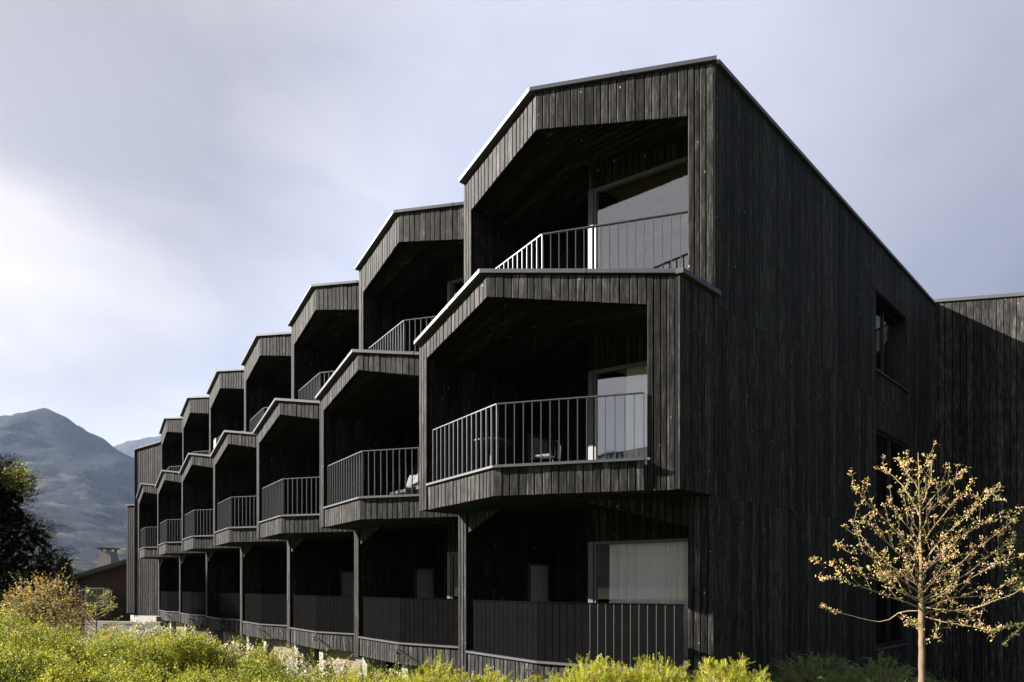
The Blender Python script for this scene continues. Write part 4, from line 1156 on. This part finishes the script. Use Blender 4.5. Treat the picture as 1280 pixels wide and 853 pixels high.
# --- young apple tree in bud
def apple_tree():
    Z = 7.0; base = at(1152, Z, z=GZ)
    t = empty('apple_tree', base, 'young apple tree in bud with a lichen covered trunk by the gable', 'tree')
    sx = .355
    def pt(a, b, dz=0): return at(1010 + a * sx, Z + dz, 550 + b * sx)
    trp = [base, pt(400, 853), pt(401, 740), pt(399, 640), pt(398, 520, .01), pt(397, 400), pt(394, 260, -.01), pt(391, 150), pt(388, 45)]
    tm = MB(); dens = []; rad = [.046, .036, .033, .031, .022, .014, .009, .006, .003]
    for i in range(len(trp) - 1):
        for k in range(4):
            f = k / 4; q = trp[i].lerp(trp[i + 1], f)
            dens.append((q + Vector((rnd.uniform(-.003, .003), rnd.uniform(-.003, .003), 0)), (rad[i] * (1 - f) + rad[i + 1] * f) * rnd.uniform(.92, 1.08)))
    dens.append((trp[-1], .004))
    tm.tube([q for q, _ in dens], [r for _, r in dens], 12)
    tm.build('trunk', M['bark'], t, smooth=True, origin=tuple(base))
    B = [[(395, 600), (320, 610), (250, 640), (90, 605)], [(395, 590), (250, 540), (110, 490), (50, 490)], [(395, 570), (260, 500), (120, 455), (30, 430)],
         [(395, 540), (270, 450), (180, 385), (110, 375)], [(395, 520), (260, 420), (190, 340), (155, 285)], [(395, 470), (320, 400), (240, 320), (190, 290)],
         [(395, 400), (300, 310), (220, 230), (170, 175)], [(395, 360), (340, 290), (290, 215)], [(390, 260), (330, 160), (270, 105)], [(398, 240), (432, 140), (430, 55)],
         [(395, 180), (350, 115), (330, 85)], [(405, 250), (470, 170), (535, 130)], [(405, 360), (480, 260), (540, 195), (590, 200)],
         [(405, 430), (490, 330), (570, 260), (640, 195), (665, 205)], [(405, 470), (520, 360), (600, 300), (640, 285)], [(405, 520), (540, 430), (640, 350), (720, 285)],
         [(405, 560), (560, 470), (650, 400), (720, 355)], [(405, 570), (550, 500), (660, 440), (750, 410)], [(405, 590), (540, 600), (650, 570), (760, 525)],
         [(405, 600), (500, 560), (620, 545), (710, 500)], [(405, 620), (470, 640), (560, 655), (640, 670)], [(400, 620), (450, 600), (540, 610), (600, 650)],
         [(400, 450), (470, 420), (580, 400)], [(395, 625), (370, 650), (385, 660)], [(430, 610), (450, 650), (448, 690)], [(395, 500), (340, 480), (250, 480)],
         [(398, 330), (360, 270), (330, 190)], [(402, 320), (430, 250), (470, 210)], [(400, 480), (430, 440), (510, 350)], [(396, 560), (330, 540), (290, 500), (270, 470)],
         # limbs that point towards and away from the viewer
         [(398, 560), (380, 500), (350, 430), (330, 360)], [(402, 540), (440, 500), (470, 440), (480, 380)], [(398, 470), (390, 400), (360, 340)], [(402, 580), (450, 560), (500, 520), (520, 460)]]
    st = MB(); lv = Leaves()
    def clump(q, k, sc=1.0):
        q = np.array(q)[None]; p = q + nrg.normal(size=(k, 3)) * .018 * sc
        lv.add(p, rdir(k, .5), rdir(k), nrg.uniform(.014, .042, k) * sc, nrg.uniform(.007, .015, k) * sc, 0)
    def buds(q, k):
        q = np.array(q)[None] + nrg.normal(size=(k, 3)) * .014
        for s in range(3):
            lv.add(q - np.array([0, 0, .006])[None], np.tile([0, 0, 1.0], (k, 1)) + nrg.normal(size=(k, 3)) * .25, rdir(k), nrg.uniform(.012, .02, k), nrg.uniform(.010, .016, k), 1)
    def twig(o, d, l, r, lev):
        pts = [o]; p = o.copy(); dd = d.normalized(); n = 5
        for i in range(n):
            dd = (dd + Vector((rnd.uniform(-.22, .22), rnd.uniform(-.22, .22), rnd.uniform(-.06, .24)))).normalized()
            p = p + dd * l / n; pts.append(p.copy())
        st.tube(pts, [r * (1 - .7 * i / n) for i in range(n + 1)], 5, cap=False)
        for i, q in enumerate(pts[1:]):
            if rnd.random() < .6: clump(q, rnd.randint(1, 3))
            if rnd.random() < .25: buds(q, rnd.randint(1, 3))
        clump(pts[-1], 5); buds(pts[-1], rnd.randint(2, 6))
    for bi, b in enumerate(B):
        deep = rnd.uniform(-.55, .55) if bi < 30 else (-.6, -.5, .6, .6)[bi - 30]
        n = len(b); P_ = []
        lat = abs(b[-1][0] - 398) * sx / FPX * Z
        for i, (a, c) in enumerate(b):
            f = i / (n - 1); P_.append(pt(a, c, deep * f * max(.35, lat)))
        # finer polyline
        fine = []
        for i in range(n - 1):
            m = 5
            for k in range(m):
                a0, a1, a2, a3 = P_[max(0, i - 1)], P_[i], P_[i + 1], P_[min(n - 1, i + 2)]; tt = k / m
                q = .5 * ((2 * a1) + (a2 - a0) * tt + (2 * a0 - 5 * a1 + 4 * a2 - a3) * tt ** 2 + (3 * a1 - a0 - 3 * a2 + a3) * tt ** 3); fine.append(q + Vector((rnd.uniform(-1, 1), rnd.uniform(-1, 1), rnd.uniform(-1, 1))) * .007)
        fine.append(P_[-1])
        N = len(fine); r0 = .0085 if lat > .4 else .006
        st.tube(fine, [r0 * (1 - .72 * i / (N - 1)) for i in range(N)], 6, cap=False)
        for i in range(2, N):
            f = i / (N - 1); q = fine[i]
            d = (fine[i] - fine[i - 1]).normalized()
            bare = bi == 0 and f < .9
            if bare: continue
            for _r in range(1 if rnd.random() < .6 else 0): twig(q, d * .7 + Vector((rnd.uniform(-.8, .8), rnd.uniform(-.8, .8), rnd.uniform(-.2, .9))), rnd.uniform(.08, .34) * (1.15 - .5 * f), .0026, 1)
            if rnd.random() < .5: clump(q, rnd.randint(2, 4))
            if f > .55 and rnd.random() < .6: buds(q, rnd.randint(1, 4))
        clump(fine[-1], 7, 1.1); buds(fine[-1], 8)
    for i in range(4, 30):
        q = dens[i][0]
        if q.z > -.3: clump(q, 4)
        if q.z > .75:
            clump(q, 6); buds(q, 2)
            twig(q, Vector((rnd.uniform(-1, 1), rnd.uniform(-1, 1), rnd.uniform(.4, 1.2))), rnd.uniform(.10, .24), .0026, 1)
    lv.build('crown', [M['apple'], M['bud'], M['twig']], t, tuple(base + Vector((0, 0, 3))), st)
apple_tree()
# branches of a second, mostly hidden apple tree at the right edge
def side_tree():
    Z = 8.3; base = at(1345, Z, z=GZ)
    t = empty('apple_tree', base, 'second apple tree whose greener branches reach in at the right edge', 'tree')
    tm = MB(); tm.tube([base, at(1347, Z, 780), at(1344, Z, 600)], [.05, .04, .008], 10); tm.build('trunk', M['bark'], t, origin=tuple(base))
    st = MB(); lv = Leaves()
    for tip in [(1252, 700), (1262, 735), (1240, 790), (1255, 805), (1268, 690), (1275, 655), (1300, 640), (1330, 560), (1380, 600), (1420, 650), (1440, 720), (1300, 770), (1400, 780), (1285, 720)]:
        a = at(1346, Z, rnd.uniform(700, 790)); b = at(tip[0], Z + rnd.uniform(-.5, .5), tip[1])
        m = a.lerp(b, .5) + Vector((0, 0, rnd.uniform(-.06, .06)))
        st.tube([a, m, b], [.01, .007, .002], 5, cap=False)
        for k in range(14):
            q = m.lerp(b, k / 13) if k > 3 else a.lerp(m, .5 + k / 8)
            q = np.array(q)[None] + nrg.normal(size=(9, 3)) * (.05 if tip[1] < 760 else .015)
            lv.add(q, rdir(9, .4), rdir(9), nrg.uniform(.03, .055, 9), .022, 0)
    lv.build('crown', [M['appledim'], M['twig']], t, tuple(base + Vector((0, 0, 2.5))), st)
side_tree()

# --- dark evergreen at the left
def evergreen():
    Z = 23.0; base = at(-40, Z, z=GZ)
    t = empty('evergreen_tree', base, 'tall dark evergreen tree at the left edge', 'tree')
    tr = MB(); tr.tube([base, base + Vector((0, 0, 3)), base + Vector((.1, 0, 6.5))], [.3, .2, .05], 10); tr.build('trunk', M['darkbark'], t, origin=tuple(base))
    lv = Leaves(); st = MB()
    prof = [(576, 8), (590, 20), (612, 22), (632, 14), (645, 30), (665, 48), (690, 58), (715, 66), (745, 74), (775, 70), (800, 60)]
    ys = [p[0] for p in prof]; xs = [p[1] for p in prof]
    for i in range(1600):
        y = rnd.uniform(574, 800); R = (np.interp(y, ys, xs) + 40) * Z / FPX
        a = rnd.random() * 6.28; k = 1 - .85 * rnd.random() ** 1.6
        z = (HOR - y) / FPX * Z
        c = (base.x + R * k * math.cos(a), base.y + R * k * math.sin(a), z)
        n = 30; p = np.array(c)[None] + nrg.normal(size=(n, 3)) * np.array((.19, .19, .15))
        d = np.tile(np.array([math.cos(a), math.sin(a), .25]), (n, 1)) + nrg.normal(size=(n, 3)) * .6
        d /= np.linalg.norm(d, axis=1, keepdims=True)
        sprigs(lv, p, d, .20, 6, .065, .024)
        if k > .97: st.tube([Vector((base.x, base.y, z - .3)), Vector(c)], [.02, .006], 5, cap=False)
    m = 5200                                             # larger sprays deep inside the crown
    yy = nrg.uniform(590, 800, m); RR = (np.interp(yy, ys, xs) + 40) * Z / FPX
    aa = nrg.uniform(0, 6.283, m); kk = .86 * np.sqrt(nrg.random(m)); zz_ = (HOR - yy) / FPX * Z
    lv.add(np.stack([base.x + RR * kk * np.cos(aa), base.y + RR * kk * np.sin(aa), zz_], 1), rdir(m), rdir(m), nrg.uniform(.22, .42, m), .16, 0)
    # overhanging bronze twigs near the top
    for tip in ((47, 603), (44, 612), (38, 588), (34, 618), (30, 579), (48, 598)):
        a = at(5, Z - .3, rnd.uniform(585, 610)); b = at(tip[0], Z - .6, tip[1])
        st.tube([a, a.lerp(b, .5) + Vector((0, 0, .05)), b], [.03, .015, .005], 5, cap=False)
        for k in range(10):
            q = np.array(a.lerp(b, k / 9))[None] + nrg.normal(size=(12, 3)) * .10
            lv.add(q, rdir(12), rdir(12), .10, .05, 1)
    b0 = at(22, Z - .3, 597); b1 = at(30, Z - .3, 572); st.tube([b0, b1], [.02, .004], 5, cap=False)
    lv.build('crown', [M['evergreen'], M['shrub'], M['darkbark']], t, tuple(base + Vector((0, 0, 3))), st)
evergreen()
def small_conifer(px, Z, topy, w, label):
    base = at(px, Z, z=GZ); top = (HOR - topy) / FPX * Z
    t = empty('conifer', base, label, 'tree', 'small conifers by the chalet')
    tr = MB(); tr.tube([base, Vector((base.x, base.y, top))], [.15, .02], 8); tr.build('trunk', M['darkbark'], t, origin=tuple(base))
    lv = Leaves(); Hh = top - GZ
    for i in range(420):
        f = rnd.random() ** .8; R = w * (1 - f) + .05; a = rnd.random() * 6.28; k = rnd.uniform(.3, 1)
        p = np.array((base.x + R * k * math.cos(a), base.y + R * k * math.sin(a), GZ + .4 + f * (Hh - .4)))[None] + nrg.normal(size=(6, 3)) * .08
        d = np.tile(np.array([math.cos(a), math.sin(a), -.2]), (6, 1)) + nrg.normal(size=(6, 3)) * .4
        sprigs(lv, p, d / np.linalg.norm(d, axis=1, keepdims=True), .3, 4, .16, .06)
    lv.build('crown', [M['evergreen']], t, tuple(base + Vector((0, 0, Hh * .5))))
small_conifer(79, 42, 699, 1.0, 'small dark conifer beside the left eave of the chalet')
small_conifer(62, 60, 712, 1.6, 'small distant conifer between the evergreen and the chalet')

# ================================================================ MOUNTAINS
def forest_mat(name, dark, mid, field, amt):
    m, nt = new_mat(name)
    tc = nd(nt, 'ShaderNodeTexCoord'); o = tc.outputs['Object']
    a = noise(nt, o, .045, 8, .75); b = noise(nt, o, .008, 7, .62); c = noise(nt, o, .0016, 4, .5)
    col = mixc(nt, ramp(nt, a, [(.35, 0), (.65, 1)]), dark, mid)
    sx = nd(nt, 'ShaderNodeSeparateXYZ'); nt.links.new(o, sx.inputs[0])
    f = math_n(nt, 'MULTIPLY', ramp(nt, b, [(.53, 0), (.60, 1)]), ramp(nt, c, [(.42, 0), (.55, 1)]))
    low = ramp(nt, math_n(nt, 'DIVIDE', sx.outputs[2], 620.0), [(.0, 1.0), (.16, .85), (.3, .5), (.62, .8), (.8, .0)])
    f = math_n(nt, 'MULTIPLY', math_n(nt, 'MULTIPLY', f, low), amt)
    col = mixc(nt, f, col, field)
    output(nt, principled(nt, col, .95, 0, .05, bump(nt, a, 1.0, 25.0))); return m
def mountain(name, axis, prof, D, depth0, depth1, mat, nz=90, rough=1.0, seed=0.0):
    """prof: (lateral metres, ridge height) at distance D along axis; slopes down towards the viewer"""
    side = Vector((axis.y, -axis.x, 0))
    xs = [p[0] for p in prof]; hs = [p[1] for p in prof]
    NX = 220; vs = []; fs = []
    for j in range(nz + 1):
        t = j / nz; Zd = depth0 + (depth1 - depth0) * t
        for i in range(NX + 1):
            x = xs[0] + (xs[-1] - xs[0]) * i / NX
            h = np.interp(x, xs, hs)
            r = (Zd - depth0) / (D - depth0)
            f = r ** 1.35 if r <= 1 else max(0, 1 - (r - 1) * .55)
            q = Vector((x * .0022 + seed, Zd * .0022, seed))
            n = mnoise.fractal(q, 1.0, 2.1, 6) * 45 * rough * min(1, r * 1.4) * (1 - .75 * math.exp(-((r - 1) / .12) ** 2))
            n += mnoise.fractal(q * 6, 1.0, 2.0, 4) * 14 * rough * min(1, r * 2)
            spur = abs(mnoise.noise(Vector((x * .0035 + seed, Zd * .0007, 3.3)))) * 70 * rough * math.sin(min(1, r) * math.pi) 
            p = CAM + axis * Zd + side * x
            vs.append((p.x, p.y, GZ - 1 + max(-2, h * f + n + spur)))
    for j in range(nz):
        for i in range(NX):
            a = j * (NX + 1) + i; fs.append((a, a + 1, a + NX + 2, a + NX + 1))
    mb = MB(); mb.add(vs, fs)
    return tag(mb.build(name, mat, smooth=True), kind='structure')
PR = lambda D, L: [((px - 640) / FPX * D, (HOR - py) / FPX * D) for px, py in L]
mountain('mountain', FWD, PR(2500, [(-500, 640), (-250, 570), (-100, 548), (0, 527), (25, 514), (45, 509), (62, 509), (80, 520), (97, 533), (112, 543), (126, 550), (140, 558), (165, 568), (200, 590), (260, 630), (400, 690), (640, 728)]),
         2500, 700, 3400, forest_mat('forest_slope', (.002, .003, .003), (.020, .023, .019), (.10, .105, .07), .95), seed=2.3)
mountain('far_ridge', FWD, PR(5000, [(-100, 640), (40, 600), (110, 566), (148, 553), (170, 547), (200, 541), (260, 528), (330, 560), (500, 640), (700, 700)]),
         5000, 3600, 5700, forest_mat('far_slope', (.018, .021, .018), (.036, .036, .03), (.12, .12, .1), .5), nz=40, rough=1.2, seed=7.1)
mountain('opposite_mountain', Vector((-.1, -1, 0)).normalized(), [(-2600, 60), (-1700, 330), (-900, 400), (-300, 520), (200, 430), (600, 560), (1200, 380), (2200, 260), (3000, 60)],
         2200, 900, 3000, forest_mat('opposite_slope', (.008, .011, .008), (.02, .024, .016), (.10, .11, .06), .8), nz=50, seed=4.4)

# ================================================================ HAZE
hz = MB(); hz.box((-7000, -7000, GZ - 4), (7000, 7000, 1250))
m, nt = new_mat('haze_air')
pv = nd(nt, 'ShaderNodeVolumePrincipled', i_Density=2.8e-5, i_Anisotropy=0.3, i_Color=(.50, .65, 1.0, 1))
output(nt, None, pv.outputs[0])
tag(hz.build('haze', m), kind='stuff')

# ================================================================ SKY, SUN
sund = Vector((-.90, -1, .77)).normalized()      # towards the sun
EXPO = 2.35
w = bpy.data.worlds.new('World'); scene.world = w; w.use_nodes = True
nt = w.node_tree; nt.nodes.clear()
sky = nd(nt, 'ShaderNodeTexSky'); sky.sky_type = 'NISHITA'; sky.sun_disc = False
sky.sun_elevation = math.asin(sund.z); sky.sun_rotation = math.atan2(sund.x, sund.y)
sky.air_density = 1.0; sky.dust_density = 2.0; sky.ozone_density = 1.0
STR = 0.05
tc = nd(nt, 'ShaderNodeTexCoord'); dirv = tc.outputs['Generated']
sep = nd(nt, 'ShaderNodeSeparateXYZ'); nt.links.new(dirv, sep.inputs[0])
zc = math_n(nt, 'ADD', math_n(nt, 'MAXIMUM', sep.outputs[2], 0.0), .22)
inv = math_n(nt, 'DIVIDE', 1.0, zc)
cmb = nd(nt, 'ShaderNodeCombineXYZ')
nt.links.new(math_n(nt, 'MULTIPLY', sep.outputs[0], inv), cmb.inputs[0]); nt.links.new(math_n(nt, 'MULTIPLY', sep.outputs[1], inv), cmb.inputs[1])
cp = cmb.outputs[0]
warp = vmath(nt, 'ADD', cp, vmath(nt, 'MULTIPLY', noise(nt, cp, 1.1, 3, .5, 'Color'), (.9, .9, .9)))
n1 = noise(nt, vmath(nt, 'MULTIPLY', warp, (1.0, .55, 1)), .9, 7, .56)
n2 = noise(nt, vmath(nt, 'ADD', warp, (4.3, 1.7, 0)), .45, 4, .5)
dsun = vmath(nt, 'DOT_PRODUCT', dirv, tuple(sund), 'Value')
glow = math_n(nt, 'POWER', math_n(nt, 'MULTIPLY', math_n(nt, 'ADD', dsun, 1.0), .5, clamp=True), 5.0)
# thin veil everywhere, thicker in patches and towards the sun
veil = math_n(nt, 'ADD', math_n(nt, 'MULTIPLY', ramp(nt, n1, [(.40, 0), (.64, 1)]), .52), math_n(nt, 'MULTIPLY', ramp(nt, n2, [(.35, 0), (.65, 1)]), .18))
veil = math_n(nt, 'ADD', veil, math_n(nt, 'MULTIPLY', glow, .35))
veil = math_n(nt, 'ADD', veil, .24, clamp=True)
# a long bright bank of cloud low on the sunward side
def pdir(px, py):
    d = FWD + RGT * ((px - 640) / FPX) + Vector((0, 0, (HOR - py) / FPX)); return d.normalized()
bn = pdir(0, 335).cross(pdir(300, 425)).normalized()
bd = vmath(nt, 'DOT_PRODUCT', vmath(nt, 'ADD', dirv, vmath(nt, 'MULTIPLY', vmath(nt, 'SUBTRACT', noise(nt, cp, 1.6, 5, .55, 'Color'), (.5, .5, .5)), (.22, .22, .22))), tuple(bn), 'Value')
band = ramp(nt, math_n(nt, 'ABSOLUTE', bd), [(.0, 1.0), (.035, .75), (.11, .0)])
band = math_n(nt, 'MULTIPLY', band, ramp(nt, dsun, [(.52, 0), (.82, 1)]))
bright = math_n(nt, 'ADD', math_n(nt, 'MULTIPLY', glow, 4.0), ramp_v(nt, dsun, [(-.8, 1.6), (-.25, 3.4), (.1, 4.8), (.6, 5.8)]))
vc = mixc(nt, 1.0, ramp(nt, dsun, [(.2, (.86, .88, 1.0)), (.55, (.95, .955, 1.03)), (.85, (1.0, 1.0, 1.0))]), (1, 1, 1), 'MULTIPLY')
vcol = vmath(nt, 'SCALE', vc); vcol.node.operation = 'SCALE'; nt.links.new(bright, vcol.node.inputs['Scale'])
col = mixc(nt, veil, sky.outputs[0], vcol)
col = mixc(nt, math_n(nt, 'MULTIPLY', band, .85), col, (11.6, 11.7, 11.8))
col = vmath(nt, 'MULTIPLY', col, ramp(nt, math_n(nt, 'MULTIPLY', math_n(nt, 'ADD', dsun, 1.0), .5), [(.08, (.13,.13,.15)), (.25, (.19,.19,.215)), (.345, (.56,.56,.61)), (.41, (.62,.62,.655)), (.56, (.76,.745,.76)), (.70, (.72,.70,.70)), (.80, (.47,.435,.41)), (.95, (.35,.32,.295))]))
bg = nd(nt, 'ShaderNodeBackground', i_Strength=STR); nt.links.new(col, bg.inputs[0])
wo = nd(nt, 'ShaderNodeOutputWorld'); nt.links.new(bg.outputs[0], wo.inputs[0])
w.cycles.sampling_method = 'AUTOMATIC'

sl_ = bpy.data.lights.new('sun', 'SUN'); sl_.energy = 5.0; sl_.angle = D2R(.53); sl_.color = (1.0, .94, .86)
so = bpy.data.objects.new('sun', sl_); COL.objects.link(so)
so.rotation_euler = (-sund).to_track_quat('-Z', 'Y').to_euler(); so.location = (0, -20, 40)

# ================================================================ CAMERA
cam = bpy.data.cameras.new('camera'); co = bpy.data.objects.new('camera', cam); COL.objects.link(co)
cam.sensor_width = 36; cam.lens = FPX / 1280 * 36; cam.shift_y = (HOR - 426.5) / 1280
cam.clip_start = .1; cam.clip_end = 20000
co.location = CAM
co.rotation_euler = FWD.to_track_quat('-Z', 'Y').to_euler()
scene.camera = co

# ================================================================ RENDER SETTINGS
scene.render.engine = 'CYCLES'
cy = scene.cycles
cy.use_denoising = True
try: cy.denoiser = 'OPENIMAGEDENOISE'
except Exception: pass
cy.max_bounces = 8; cy.diffuse_bounces = 3; cy.glossy_bounces = 3; cy.transparent_max_bounces = 12; cy.volume_bounces = 1
cy.sample_clamp_indirect = 6.0
scene.view_settings.view_transform = 'Standard'; scene.view_settings.look = 'None'
scene.view_settings.exposure = EXPO; scene.view_settings.gamma = 1.0
